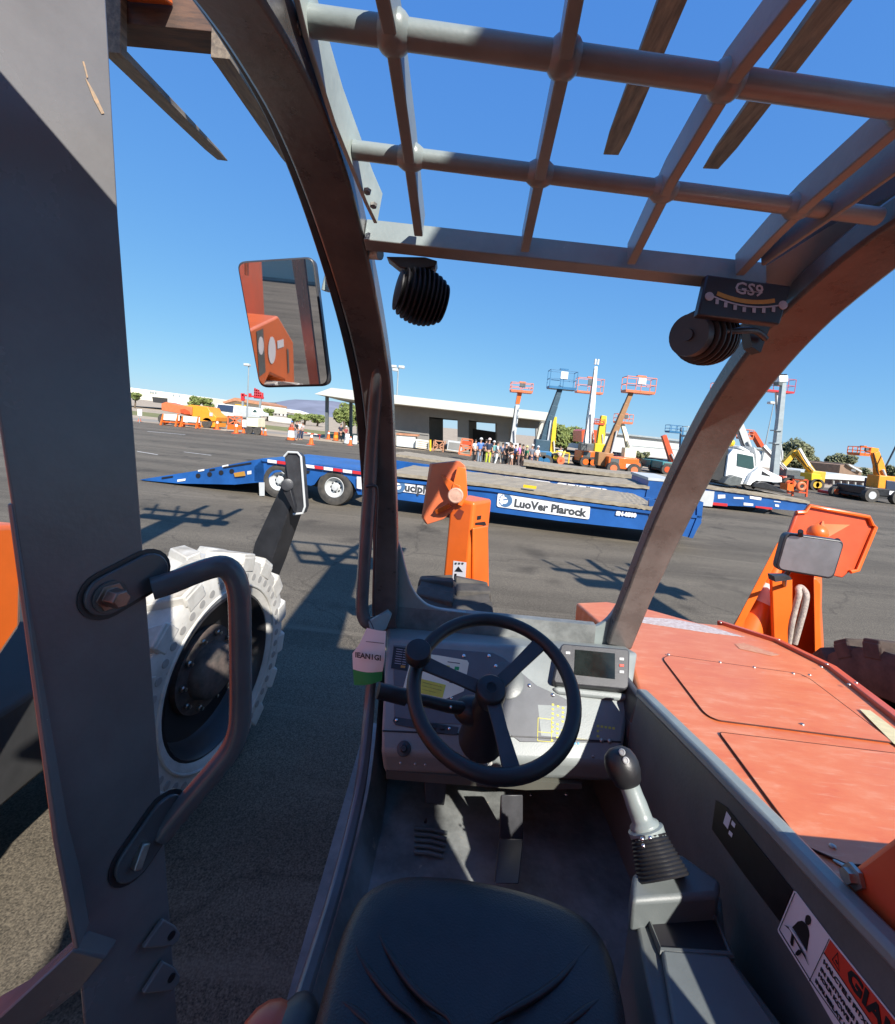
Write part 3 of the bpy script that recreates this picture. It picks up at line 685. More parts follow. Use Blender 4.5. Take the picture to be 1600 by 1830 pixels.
for (x, y) in ((760,1185),(968,1148),(914,1370)):
    q = on_ring(x, y); dvec = (q - hubc).normalized()
    b = MB(); b.sweep([hubc + dvec*.02 + sn*.002, hubc + dvec*.09, q], [(.034,.008),(.031,.008),(.038,.008)], sn); b.build('spoke', M['plastic2'], SW, bevel=.002)
kc = on_ring(757,1190) + sn*.004
b = MB(); b.lathe([(.012,.0),(.014,.02),(.028,.024),(.0305,.03),(.0305,.052),(.028,.056),(.02,.0575),(0,.0578)], kc, sn, 32, caps=False); b.build('spinner_knob', M['plastic'], SW)
b = MB(); b.tube([hubc - sn*.02, hubc - sn*.1, hubc - sn*.22], [.03,.045,.06], 24); b.build('steering_column', M['plastic'], D)
b = MB(); b.tube([P(842,1268,1.06), P(800,1262,1.05), P(760,1252,1.04), P(715,1245,1.03)], [.016,.015,.013,.013], 14); b.tube([P(726,1246,1.032), P(676,1234,1.02)], [.0195,.0185], 18); b.ball(P(845,1270,1.07), (.05,.04,.035), 16); b.build('control_stalk', M['plastic'], D, smooth=50)
for x, y in ((807,1248),(806,1264)):
    b = MB(); b.ball(P(x, y, 1.025), .0035, 8); b.build('stalk_screw', M['chrome'], D)

# ---- cab floor, side, sill
FZ = 1.03
b = MB(); b.box2((-.22,.2,FZ-.04), (.62,1.66,FZ)); b.build('cab_floor', M['floor'], TH)
b = MB(); b.prism([V(-.13,1.6,FZ+.5), V(.6,1.6,FZ+.5), V(.6,1.56,FZ), V(-.16,1.56,FZ)], (0,.03,0)); b.build('footwell_front', M['floor'], TH)
b = MB()
sl_ = [(668,1118,1.56),(666,1180,1.5),(660,1260,1.42),(654,1330,1.33),(645,1400,1.24),(633,1460,1.16),(616,1530,1.06),(594,1610,.95),(566,1700,.83),(525,1830,.69),(490,1940,.6)]
b.sweep(smooth_pts([P(*q) for q in sl_], 3), (.03,.03), (.3,.5,1)); b.build('door_sill', M['handle'], TH, bevel=.008)
b = MB()
s2 = smooth_pts([P(x+16, y, Y+.01) for x, y, Y in sl_], 3)
top = [b.bm.verts.new(p) for p in s2]; bot = [b.bm.verts.new(V(p.x + .05, p.y, FZ)) for p in s2]
for i in range(len(s2)-1): b.bm.faces.new((top[i], top[i+1], bot[i+1], bot[i]))
b.build('sill_panel', M['floor'], TH)
for k in range(5):
    b = MB(); p0, p1 = G(741, 1480+k*10.5, FZ+.008), G(800 - k*2, 1489+k*10.5, FZ+.008); b.tube([p0, p0.lerp(p1,.5)+V(0,0,.004), p1], .005, 8); b.build('floor_rib', M['grey_dark'], TH)
b = MB(); b.prism([G(892,1500,FZ+.06), G(935,1502,FZ+.06), V(G(935,1420,FZ+.16).x, G(935,1420,FZ+.16).y, FZ+.16), V(G(896,1420,FZ+.16).x, G(896,1420,FZ+.16).y, FZ+.16)], (0,.01,-.012)); pdl = b.build('accelerator_pedal', M['plastic2'], TH, bevel=.003)
b = MB(); b.prism([P(884,1580,1.0), P(928,1580,1.0), P(936,1500,1.12), P(893,1500,1.12)], (0,.012,-.01)); b.build('pedal_base', M['plastic2'], TH, bevel=.003)
b = MB(); b.prism([P(758,1395,1.3), P(800,1398,1.3), P(794,1440,1.27), P(760,1436,1.27)], (0,.012,-.006)); b.tube([P(790,1396,1.32), P(782,1385,1.42)], .01, 8); b.build('brake_pedal', M['plastic2'], TH, bevel=.003)
b = MB(); b.tube(smooth_pts([P(850,1455,1.45), P(790,1440,1.36), P(768,1452,1.3), P(760,1470,1.24)], 4), .004, 8); b.build('loose_cable', M['plastic'], TH)

# ---- right inner wall with rail and stickers
WX = .6
rail = [(1142,1238),(1190,1285),(1270,1365),(1380,1478),(1490,1595),(1600,1708),(1760,1880)]
rp = [PX(x, y, WX) for x, y in rail]
WPL = (V(WX,0,0), V(-1,0,0))
b = MB(); b.prism([V(WX, p.y, p.z) for p in rp] + [V(WX, rp[-1].y, FZ), V(WX, 1.66, FZ), V(WX, 1.66, 1.36), V(WX, rp[0].y+.02, 1.4)], (.02,0,0)); WLL = b.build('inner_wall', M['grey_dark'], TH)
b = MB(); b.sweep([p + V(.006,0,0) for p in rp], (.034,.026), (0,.0,1)); b.build('side_rail', M['grey'], TH, bevel=.008)
decal('fuse_sticker', WPL, [(1281,1430),(1300,1442),(1419,1590),(1396,1647),(1330,1560),(1274,1482)], mat('black_sticker', (.014,.012,.012), .35, var=.4, scale=60), WLL, .0012)
for pts in ([(1301,1450),(1309,1462),(1303,1482),(1295,1471)], [(1311,1466),(1317,1473),(1315,1480),(1309,1473)], [(1306,1484),(1312,1490),(1310,1497),(1304,1490)]):
    decal('sticker_mark', WPL, pts, M['sticker'], WLL, .0022, .0004)
ws = decal('warning_sticker', WPL, [(1421,1592),(1425,1594),(1487,1676),(1600,1817),(1660,1892),(1600,1968),(1492,1830),(1450,1757),(1393,1666),(1392,1661)], M['sticker'], WLL, .0012)
decal('warning_banner', WPL, [(1487,1680),(1601,1822),(1655,1890),(1640,1925),(1564,1832),(1476,1703)], M['red'], WLL, .0022, .0004)
def wline(x0, y0, x1, y1, t=1.2):
    dx, dy = x1-x0, y1-y0; L_ = math.hypot(dx, dy); ox, oy = -dy/L_*t/2, dx/L_*t/2
    return quad(WPL, [(x0+ox,y0+oy),(x1+ox,y1+oy),(x1-ox,y1-oy),(x0-ox,y0-oy)], .0028)
b = MB()
for l_ in ((1424,1596,1396,1662),(1396,1662,1453,1754),(1453,1754,1600,1962),(1486,1678,1450,1754),(1476,1703,1564,1832)):
    b.prism(wline(*l_), (-.0003,0,0))
b.build('sticker_border', M['black'], WLL, smooth=0)
def wz(x, y): return (1370 + x/6.78, 1560 + y/6.78)
b = MB()
fig = [[(330,660),(400,590),(450,580),(480,600),(500,640),(535,700),(540,760),(525,850),(510,950),(480,900),(420,800),(350,690)],
       [(490,560),(500,520),(525,510),(550,525),(563,570),(555,620),(530,635),(505,625),(490,600)], [(480,600),(515,630),(535,690),(470,640)],
       [(335,720),(365,755),(345,890),(325,880),(315,840)], [(420,930),(470,950),(440,990),(405,1010),(380,990),(385,965)],
       [(245,630),(310,660),(430,880),(500,1000),(545,1125),(505,1040),(470,980),(400,850),(320,700)]]
for k, pg in enumerate(fig): b.prism(quad(WPL, [wz(*q) for q in pg], .0022 + k*.0004), (-.0003,0,0))
b.build('seat_belt_pictogram', M['black'], WLL, smooth=0)
b = MB(); b.prism(quad(WPL, [wz(310,665), wz(330,660), wz(520,945), wz(512,970)], .0052), (-.0003,0,0)); b.build('pictogram_belt', M['sticker'], WLL, smooth=0)
t0, t1 = IP(*wz(770,885), WPL), IP(*wz(1420,1800), WPL); xd = (t1-t0).normalized(); yd = V(-1,0,0).cross(xd)
if yd.z < 0: yd = -yd
# text reads towards us along the wall
tw = (IP(*wz(990,1250), WPL) - IP(*wz(1450,1830), WPL)).length
o_ = lettering('GIAMI', .030, IP(*wz(1010,1215), WPL) + V(-.0032,0,0), xd, yd, TH, M['black'], 'warning_lettering', align='LEFT', bold=.0011)
o_.parent = WLL
for k, (s, x, y) in enumerate((('HALCTELS FITXRO HA', 690, 1060), ('IN BRITWNESI MIVGI', 655, 1150), ('HOLR KCWE NN LUV', 630, 1215), ('INRUEBLAT KORA', 592, 1290))):
    o_ = lettering(s, .0095 if k == 0 else .0085, IP(*wz(x+25, y+10), WPL) + V(-.0032,0,0), xd, yd, TH, M['black'], 'warning_lettering', align='LEFT', bold=.0002); o_.parent = WLL
b = MB()
tri = [wz(890,965), wz(820,1050), wz(910,1200)]; c_ = (sum(p[0] for p in tri)/3, sum(p[1] for p in tri)/3)
for i in range(3):
    p, q = tri[i], tri[(i+1)%3]
    b.prism(quad(WPL, [p, q, (q[0]*.86+c_[0]*.14, q[1]*.86+c_[1]*.14), (p[0]*.86+c_[0]*.14, p[1]*.86+c_[1]*.14)], .003), (-.0003,0,0))
b.prism(wline(*wz(862,1055), *wz(888,1110), 2), (-.0004,0,0)); b.build('hazard_triangle', M['black'], WLL, smooth=0)

# ---- joystick and console
cz = FZ + .42
b = MB(); b.prism([G(1130,1560,cz), G(1215,1522,cz), G(1290,1575,cz), G(1285,1600,cz), G(1130,1610,cz)], (0,0,-.06)); CN = b.build('console', M['console'], TH, bevel=.008)
b = MB(); cz2 = cz - .05
b.prism([G(1128,1606,cz2), G(1290,1600,cz2), G(1300,1700,cz2), G(1430,1870,cz2), G(1185,1900,cz2)], (0,0,-.3)); b.build('console_body', M['grey_dark'], CN, bevel=.006)
b = MB(); b.prism([G(1152,1622,cz2), G(1275,1640,cz2), G(1305,1706,cz2), G(1180,1696,cz2)], (0,0,.004)); tr = b.build('storage_tray', M['black'], CN)
b = MB(); b.tube([G(1150,1620,cz2+.006), G(1277,1638,cz2+.006), G(1307,1708,cz2+.006), G(1180,1700,cz2+.006)], .006, 8, closed=True); b.build('tray_rim', M['grey_dark'], CN)
b = MB(); b.prism([G(1182,1694,cz2+.012), G(1302,1706,cz2+.012), G(1345,1770,cz2+.012), G(1420,1880,cz2+.012), G(1215,1900,cz2+.012)], (0,0,-.012)); b.build('console_lid', M['console'], CN, bevel=.005)
jb = G(1186,1572,cz+.0); jt = P(1158,1492,jb.y+.045)
b = MB(); n_ = 11
pts, rs = [], []
for k in range(n_*2+1):
    t = k/(n_*2); pts.append(jb.lerp(jt, t)); rs.append((.045 - .015*t) + (.0024 if k % 2 else 0))
b.tube(pts, rs, 24); JB = b.build('joystick_boot', M['plastic'], CN, smooth=20)
b = MB(); jh = P(1112,1368,jb.y+.10); d_ = (jh - jt).normalized()
b.tube(smooth_pts([jt - d_*.005, jt + d_*.006, jt + d_*.012, jt.lerp(jh,.2), jt.lerp(jh,.55), jt.lerp(jh,.8)], 3), [.032]*3+[.0325]*3+[.027]*3+[.0195]*3+[.0185]*3+[.0195], 18); JS = b.build('joystick', M['grey'], TH, smooth=60)
b = MB(); b.tube(smooth_pts([jt.lerp(jh,.72), jt.lerp(jh,.85), jt.lerp(jh,.97), jh + d_*.012, jh + d_*.026], 4), [.0205]*4+[.026]*4+[.030]*4+[.024]*4+[.006], 20); b.lathe([(0,-.04),(.014,-.038),(.025,-.029),(.031,-.013),(.0325,0),(.031,.011),(.026,.022),(.015,.030),(0,.032)], jh, d_, 24, caps=False); b.build('joystick_grip', M['plastic'], JS, smooth=60)
vd = (CAM - jh).normalized()
for x, y in ((1112,1344),(1119,1359)):
    c = IP(x, y, (jh + vd*.032, vd)); b = MB(); b.lathe([(.006,-.006),(.006,.002),(.0042,.003),(.0036,.0015),(0,.0015)], c, vd, 16, caps=False); b.build('thumb_button', M['lightgrey'], JS)
for x, y in ((1148,1500),(1162,1498),(1150,1512)):
    b = MB(); b.ball(P(x, y, jb.y+.01), .004, 8); b.build('clamp_screw', M['chrome'], JB)

# ---- seat
SZ = 1.43
oc = [(500,2100),(548,1900),(578,1790),(600,1715),(624,1648),(656,1596),(712,1570),(780,1568),(860,1578),(960,1603),(1042,1640),(1083,1693),(1106,1765),(1120,1850),(1135,2100)]
op = smooth_pts([G(850 + (x-850)*1.03, y-10, SZ) for x, y in oc], 4)
cc = V((op[0].x+op[-1].x)/2, op[len(op)//2].y - .25, 0)
b = MB(); rings = []
for s_, dz in ((.97,-.12),(.995,-.09),(1.0,-.05),(.995,-.025),(.975,-.006),(.94,.006),(.88,.013),(.75,.016),(.5,.012),(.25,.006)):
    rings.append([b.bm.verts.new(V(cc.x + (p.x-cc.x)*s_, cc.y + (p.y-cc.y)*s_, SZ + dz)) for p in op])
b._skin(rings, True); SEAT = b.build('seat', M['vinyl'], TH, smooth=60)
for pts in ([(668,1640),(684,1685),(706,1722),(735,1762),(770,1795),(800,1818),(815,1850)], [(636,1690),(645,1715),(668,1748),(700,1785),(735,1815),(760,1845)], [(612,1790),(640,1812),(672,1840)], [(1052,1690),(1035,1712),(1000,1750),(960,1780),(915,1805),(880,1826),(850,1850)], [(1072,1785),(1050,1802),(1020,1824),(990,1845)]):
    b = MB(); sp_ = smooth_pts([G(x, y, SZ+.0135) for x, y in pts], 4); n2 = len(sp_); b.tube(sp_, [.0045*min(1, .25+2.2*min(i, n2-1-i)/n2) for i in range(n2)], 8); b.build('seat_seam', M['plastic'], SEAT, smooth=60)
b = MB(); b.ball(P(512,1912,.52), (.042,.08,.034), 20); AR = b.build('armrest', M['plastic2'], TH)
b = MB(); b.ball(P(478,1872,.535), (.045,.05,.024), 16); b.build('armrest_cover', M['orange_red'], AR)
b = MB(); b.prism([P(1145,1770,.66), P(1190,1778,.66), P(1216,1812,.63), P(1180,1850,.6), P(1150,1835,.62)], (0,.04,-.03)); BK = b.build('seat_belt_buckle', M['plastic'], TH, bevel=.006)
bpl = plane3(P(1145,1770,.66), P(1190,1778,.66), P(1216,1812,.63))
decal('release_button', bpl, [(1171,1777),(1184,1780),(1198,1802),(1186,1802)], M['red'], BK, .001, .003)

# ---- work lights, level gauge, mirrors
def work_light(c, axis, R_, prof, n, mt):
    axis = Vector(axis).normalized(); b = MB()
    for k in range(n):
        t = -1 + 2*(k+.5)/n
        r = R_ * prof(t)
        wdt = 2*R_/n*.5
        b.lathe([(r*.9,-wdt/2),(r,-wdt*.3),(r,wdt*.3),(r*.9,wdt/2)], Vector(c)+axis*t*R_, axis, 28)
    b.lathe([(R_*.55,-R_*.9),(R_*.78,-R_*.6),(R_*.82,0),(R_*.78,R_*.6),(R_*.5,R_*.9)], c, axis, 28)
    return b.build('work_light', mt, TH, smooth=30)
fin = mat('black_heat_sink', (.014,.013,.014), .5, var=.2, scale=30)
wl = P(752,531,.97)
w1 = work_light(wl, (1,.35,-.12), .054, lambda t: math.sqrt(max(.2, 1-.62*t*t))*1.08, 11, fin)
b = MB(); b.prism([P(690,458,.95), P(760,459,.95), P(782,466,.95), P(778,476,.95), P(740,482,.95), P(715,478,.95)], (0,.04,.0)); b.cyl(P(752,478,.97), P(752,500,.97), .012); b.build('light_bracket', M['plastic2'], w1, bevel=.002)
wr = P(1262,603,.97)
w2 = work_light(wr, (-.8,-.5,-.1), .06, lambda t: math.sqrt(max(.2, 1-.6*t*t))*.98, 9, fin)
ax2 = V(-.8,-.5,-.1).normalized()
b = MB(); b.lathe([(.0,.071),(.008,.071),(.012,.0712),(.012,.066),(.042,.066),(.044,.05)], wr, ax2, 28, caps=False); b.build('light_face', M['plastic2'], w2)
b = MB(); b.tube(smooth_pts([P(1280,580,.93), P(1300,592,.92), P(1330,590,.93), P(1352,592,.95), P(1368,605,.97)], 4), .0065, 10); b.prism([P(1336,575,.98), P(1385,560,.98), P(1360,630,.98), P(1345,620,.98)], (0,.03,0)); b.build('light_cable', M['plastic2'], w2)
gp = plane3(P(1264,490,.895), P(1415,511,.895), P(1395,580,.885)); gn = gp[1]
b = MB(); b.prism(quad(gp, [(1264,490),(1415,511),(1394,580),(1247,563)]), -gn*.018); GA = b.build('level_gauge', mat('gauge_black', (.02,.016,.02), .4, var=.2, scale=20), TH, bevel=.003)
def gz(x, y): return (1180 + x/5.333, 440 + y/5.333)
def strip(pts, wd, off, mt, name, par, pl):
    b = MB(); n_ = pl[1]
    for i in range(len(pts)-1):
        (x0,y0),(x1,y1) = pts[i], pts[i+1]; L_ = math.hypot(x1-x0,y1-y0) or 1; ox, oy = -(y1-y0)/L_*wd/2, (x1-x0)/L_*wd/2
        b.prism([IP(*gz(x,y), pl)+n_*off for x, y in ((x0+ox,y0+oy),(x1+ox,y1+oy),(x1-ox,y1-oy),(x0-ox,y0-oy))], n_*.0004)
    return b.build(name, mt, par, smooth=0)
def arc2(x0, y0, x1, y1, sag, n=10):
    return [(x0+(x1-x0)*k/n, y0+(y1-y0)*k/n + sag*4*(k/n)*(1-k/n)) for k in range(n+1)]
strip(arc2(540,450,1090,520,42), 40, .0007, M['amberprint'], 'gauge_arc', GA, gp)
strip(arc2(505,480,1135,565,50), 14, .0007, M['greyprint'], 'gauge_scale', GA, gp)
for k, (x, y) in enumerate(((538,530),(620,560),(710,585),(797,605),(890,612),(982,613),(1075,605))):
    strip([(x+2,y-22),(x-1,y+24)], 32, .0011, M['greyprint'], 'gauge_tick', GA, gp)
for x, y in ((467,480),(1168,563)):
    b = MB(); b.lathe([(.0085,0),(.0085,.0015),(.007,.002),(0,.002)], IP(*gz(x,y), gp), gn, 24, caps=False); b.build('gauge_screw', M['greyprint'], GA)
xa = (IP(1411,515,gp)-IP(1264,494,gp)).normalized(); ya = gn.cross(xa)
o_ = lettering('GS9', .033, IP(*gz(845,418), gp)+gn*.0008, xa, ya, TH, M['greyprint'], 'gauge_lettering', bold=.0004); o_.parent = GA
o_.data.transform(Matrix.Identity(4))
strip([(720,415),(970,448)], 6, .0016, M['greyprint'], 'gauge_line', GA, gp)
def rounded(pts, r, k=5):
    out = []
    n = len(pts)
    for i in range(n):
        p0, p, p1 = Vector(pts[i-1]), Vector(pts[i]), Vector(pts[(i+1)%n])
        a = p + (p0-p).normalized()*r; c = p + (p1-p).normalized()*r
        for j in range(k+1):
            t = j/k; out.append((1-t)**2*a + 2*t*(1-t)*p + t*t*c)
    return [tuple(q) for q in out]
mc = P(508,578,1.12); mn = Vector((.06,-1,-.168)).normalized()
MPL = (mc, mn)
mpx = rounded([(423,468),(560,459),(589,689),(464,692)], 16)
cx_, cy_ = 508, 578
b = MB(); b.prism(quad(MPL, [(cx_+(x-cx_)*1.015, cy_+(y-cy_)*1.012) for x, y in mpx], -.002), -mn*.03); MI = b.build('side_mirror', M['plastic2'], TH, bevel=.004, label='tall mirror on an arm beside the windscreen pillar')
b = MB(); b.prism(quad(MPL, [(cx_+(x-cx_)*.965, cy_+(y-cy_)*.975) for x, y in mpx], -.0015), mn*.002); b.build('mirror_glass', M['mirror'], MI, smooth=0)
b = MB(); b.tube(smooth_pts([P(582,520,1.17), P(590,490,1.16), P(604,475,1.1), P(640,455,1.0), P(680,455,.96)], 4), .011, 12); b.build('mirror_arm', M['green_patina'], MI)
rc = P(1450,995,2.25); rn = Vector((-.25,-1,.02)).normalized(); RMP = (rc, rn)
rpx = rounded([(1404,952),(1511,967),(1490,1036),(1386,1018)], 12)
b = MB(); b.prism(quad(RMP, rpx, 0), -rn*.05); RM = b.build('side_mirror', M['plastic2'], TH, bevel=.006, label='small dusty rectangular mirror above the orange bonnet')
b = MB(); b.prism(quad(RMP, [(1449+(x-1449)*.93, 994+(y-994)*.9) for x, y in rpx], .001), rn*.002); b.build('mirror_glass', M['mirror_dull'], RM, smooth=0)
b = MB(); b.tube(smooth_pts([P(1420,1005,2.29), P(1404,1030,2.4), P(1402,1040,2.7), P(1402,1046,2.96)], 3), .012, 10); b.prism([P(1384,1030,2.26), P(1412,1030,2.26), P(1416,1036,2.26), P(1386,1040,2.26)], (0,.05,0)); b.build('mirror_arm', M['plastic2'], RM)
for x, y in ((1431,952),(1497,968)):
    b = MB(); b.cyl(P(x, y-3, 2.24), P(x, y+5, 2.26), .012, n=10); b.build('mirror_clip', M['plastic'], RM)

# ---- bonnet
h0, h1 = PX(1150,1246,WX+.03), PX(1600,1704,WX+.03)
HPL = plane3(h0, h1, h0 + V(1,0,0)); hn = HPL[1]
hp_ = [(1140,1238),(1118,1150),(1080,1120),(1030,1077),(1083,1075),(1154,1087),(1247,1113),(1292,1117),(1390,1149),(1487,1197),(1600,1286),(1760,1420),(1800,1750),(1640,1742),(1380,1478),(1230,1324)]
b = MB(); b.prism(quad(HPL, hp_), -hn*.22); HD = b.build('bonnet', M['hood'], TH, bevel=.012, seg=3)
for pts in ([(1184,1178),(1195,1173),(1430,1206),(1449,1216),(1598,1330),(1285,1290),(1268,1283),(1257,1274)], [(1285,1311),(1625,1352),(1760,1470),(1740,1560),(1514,1549),(1446,1519),(1418,1492)]):
    b = MB(); b.prism(quad(HPL, [tuple(q) for q in rounded(pts, 6, 3)], .0), hn*.004); b.build('hatch', M['hood'], HD, bevel=.0015)
    b = MB(); q = rounded(pts, 6, 3); b.tube([IP(x, y, HPL) + hn*.003 for x, y in q], .0018, 6, closed=True); b.build('hatch_gap', mat('dark_hatch_seam', (.05,.012,.006), .8, var=0) if 'dark_hatch_seam' not in bpy.data.materials else bpy.data.materials['dark_hatch_seam'], HD)  # dark line drawn along the hatch seam
b = MB(); b.sweep([IP(x, y, HPL) + hn*.004 for x, y in ((1285,1114),(1390,1148),(1487,1196),(1600,1284),(1760,1412))], (.03,.022), hn); b.build('bonnet_flange', M['orange_red'], HD, bevel=.003)
for x, y in ((1288,1118),(1392,1149),(1437,1171),(1468,1199),(1478,1194),(1517,1231),(1530,1228),(1195,1172),(1287,1186),(1348,1195),(1418,1206),(1447,1214),(1434,1298),(1488,1518)):
    b = MB(); b.lathe([(.0055,0),(.005,.003),(.003,.004),(0,.004)], IP(x, y, HPL)+hn*(.004 if x < 1440 and y > 1160 or y > 1290 else .014), hn, 10, caps=False); b.build('bonnet_screw', M['steel'], HD, smooth=60)
decal('bonnet_sticker', HPL, [(1536,1270),(1556,1273),(1660,1352),(1640,1362),(1597,1332)], mat('cream_sticker_paper', (.6,.52,.3), .6, var=.1, scale=40), HD, .0045)
decal('bonnet_sticker', HPL, [(1147,1103),(1205,1107),(1262,1118),(1331,1139),(1262,1131),(1144,1113)], mat('faded_white_sticker', (.6,.55,.52), .6, scale=60, col2=(.4,.28,.24)), HD, .001)
decal('bonnet_sticker', HPL, [(1313,1151),(1330,1150),(1395,1171),(1380,1173),(1322,1160)], mat('worn_cream_sticker', (.55,.3,.17), .6, scale=60, col2=(.5,.16,.09)), HD, .001)
b = MB(); b.prism([IP(1480,1530,HPL), IP(1500,1535,HPL), IP(1528,1556,HPL), IP(1520,1560,HPL), IP(1492,1543,HPL)], hn*.004); b.build('bonnet_latch', M['steel'], HD, bevel=.002)
q0, q1, q2_ = PX(1462,1600,WX+.03), PX(1540,1536,WX+.03), PX(1600,1490,WX+.03)
b = MB(); b.prism([q0, q1, q2_, q2_ + V(0,-.08,.03), q2_ + V(0,-.9,.03), q2_ + V(0,-.9,-.5), V(q0.x, q0.y-.02, q0.z-.3)], (.3,0,0)); BS = b.build('boom_base', M['orange_red'], TH, bevel=.008)
b = MB(); c = PX(1530,1567,WX+.029); b.lathe([(.016,0),(.016,.006),(.01,.006),(.01,.016),(0,.016)], c, (-1,0,0), 6, caps=False); b.build('bolt', M['steel'], BS)

# ---- wheels
def wheel(root, c, r, wd, tyre_m, tread_m, rim_m, hub_m, side=1, nl=18, holes=False, rim_r=.55, nuts=10, steer=0, lug_base=.90, off=-.03, crown=1.0):
    """wheel part (rim) with tyre, hub and nuts; axle along X, outer face towards side*X."""
    c = Vector(c); X = V(1,0,0)*side; rr = r*rim_r
    b = MB(); b.lathe([(rr*1.0,wd*.46),(rr*.97,wd*.47),(rr*.93,wd*.40),(rr*.88,wd*(off+.08)),(rr*.84,wd*(off+.01)),(rr*.35,wd*off),(rr*.33,wd*off),(0,wd*off)], c, X, 40, caps=False)
    b.lathe([(rr*.99,wd*.44),(rr*1.0,-wd*.45)], c, X, 40, caps=False)
    wv = b.build('wheel', rim_m, root, smooth=50)
    b = MB(); b.lathe([(rr,wd*.46),(rr*1.06,wd*.50),(r*.74,wd*.505),(r*.88,wd*.50),(r*(lug_base+.035),wd*.47),(r*(lug_base+.04),0),(r*(lug_base+.035),-wd*.47),(r*.88,-wd*.5),(rr*1.05,-wd*.5),(rr,-wd*.46)], c, X, 56, caps=False)
    ty = b.build('tyre', tyre_m, wv, smooth=50)
    lug = MB(); top = MB()
    for k in range(nl):
        for s_ in (-1, 1):
            a0 = 2*math.pi*(k + (.5 if s_ > 0 else 0))/nl
            da = 2*math.pi/nl*.30
            def pt(ax_, a, rad): return c + X*ax_ + V(0,math.cos(a),math.sin(a))*rad
            e = wd*.51*s_; mI = wd*.02*s_; sh = da*1.3
            o_ = [pt(e,a0-da,r*lug_base), pt(e,a0+da,r*lug_base), pt(mI,a0+da*.9+sh,r*(lug_base+.02)), pt(mI,a0-da*.9+sh,r*(lug_base+.02))]
            t_ = [pt(e*.97,a0-da*.78,r*crown), pt(e*.97,a0+da*.78,r*crown), pt(mI,a0+da*.7+sh,r*1.0), pt(mI,a0-da*.7+sh,r*1.0)]
            lug.hexa(o_ + t_)
            ef = e*1.0
            lug.hexa([pt(ef,a0-da,r*.84), pt(ef,a0+da,r*.84), pt(e*.9,a0+da,r*.84), pt(e*.9,a0-da,r*.84), pt(ef*1.0,a0-da*.85,r*.97*crown), pt(ef*1.0,a0+da*.85,r*.97*crown), pt(e*.9,a0+da*.85,r*.98*crown), pt(e*.9,a0-da*.85,r*.98*crown)])
            if tread_m: top.prism([p + (p-c).normalized()*.001 for p in [t_[0].lerp(t_[2],.08), t_[1].lerp(t_[3],.08), t_[2].lerp(t_[0],.05), t_[3].lerp(t_[1],.05)]], V(0,0,0.0001))
    lug.build('tread', tyre_m, wv, smooth=30, bevel=.008)
    if tread_m: top.build('tread_face', tread_m, wv, smooth=0)
    else: top.bm.free()
    if holes:
        hm = mat('hole_shade', (.29,.28,.26), .9, var=.1) if 'hole_shade' not in bpy.data.materials else bpy.data.materials['hole_shade']
        for k in range(holes):
            a = 2*math.pi*k/holes; p = c + X*(wd*.5025) + V(0,math.cos(a),math.sin(a))*r*.80
            hb = MB(); hb.lathe([(r*.032,0),(r*.030,.003),(0,.0035)], p, X, 14, caps=False); hb.build('sidewall_dimple', hm, wv, smooth=0)
        rb = MB(); rb.tube([c + X*(wd*.507) + V(0,math.cos(t),math.sin(t))*r*.725 for t in [2*math.pi*k/56 for k in range(56)]], r*.012, 8, closed=True); rb.build('sidewall_rib', tyre_m, wv)
    b = MB(); b.lathe([(rr*.55,-wd*.02),(rr*.54,wd*.05),(rr*.36,wd*.07),(rr*.34,wd*.22),(rr*.31,wd*.25),(rr*.12,wd*.26),(0,wd*.26)], c + X*wd*(off+.03), X, 32, caps=False); b.build('hub', hub_m, wv, smooth=40)
    for k in range(nuts):
        a = 2*math.pi*k/nuts; p = c + X*wd*(off+.03) + V(0,math.cos(a),math.sin(a))*rr*.46
        b = MB(); b.lathe([(.016,wd*.045),(.016,wd*.1),(.01,wd*.115),(.01,wd*.15),(0,wd*.155)], p, X, 8, caps=False); b.build('lug_nut', M['steel'], wv)
    if steer:
        lc = c - root_loc(root); R_ = Matrix.Translation(lc) @ Matrix.Rotation(steer, 4, 'Z') @ Matrix.Translation(-lc)
        for o in [wv] + list(wv.children): o.data.transform(R_)
    return wv
q = G(812,1050,1.28); wheel(TH, (q.x, q.y, .66), .66, .42, M['rubber'], None, M['rim_black'], M['rust'], -1, 20, nuts=0, lug_base=.915, crown=.965)
q2 = G(1555,1150,1.3); wheel(TH, (q2.x+.36, q2.y-.05, .64), .66, .42, M['rubber_brown'], None, M['rim_black'], M['rust'], 1, 20, nuts=0, lug_base=.885)
WY = q.y
for X_, s_ in ((.2,-1),(2.3,1)): wheel(TH, (X_, -1.9, .66), .66, .42, M['rubber'], None, M['rim_black'], M['rust'], s_, 16, nuts=0)
b = MB(); b.box2((.5,-3.2,.55), (2.0,2.6,1.0)); b.build('chassis', M['orange_red'], TH, bevel=.02)

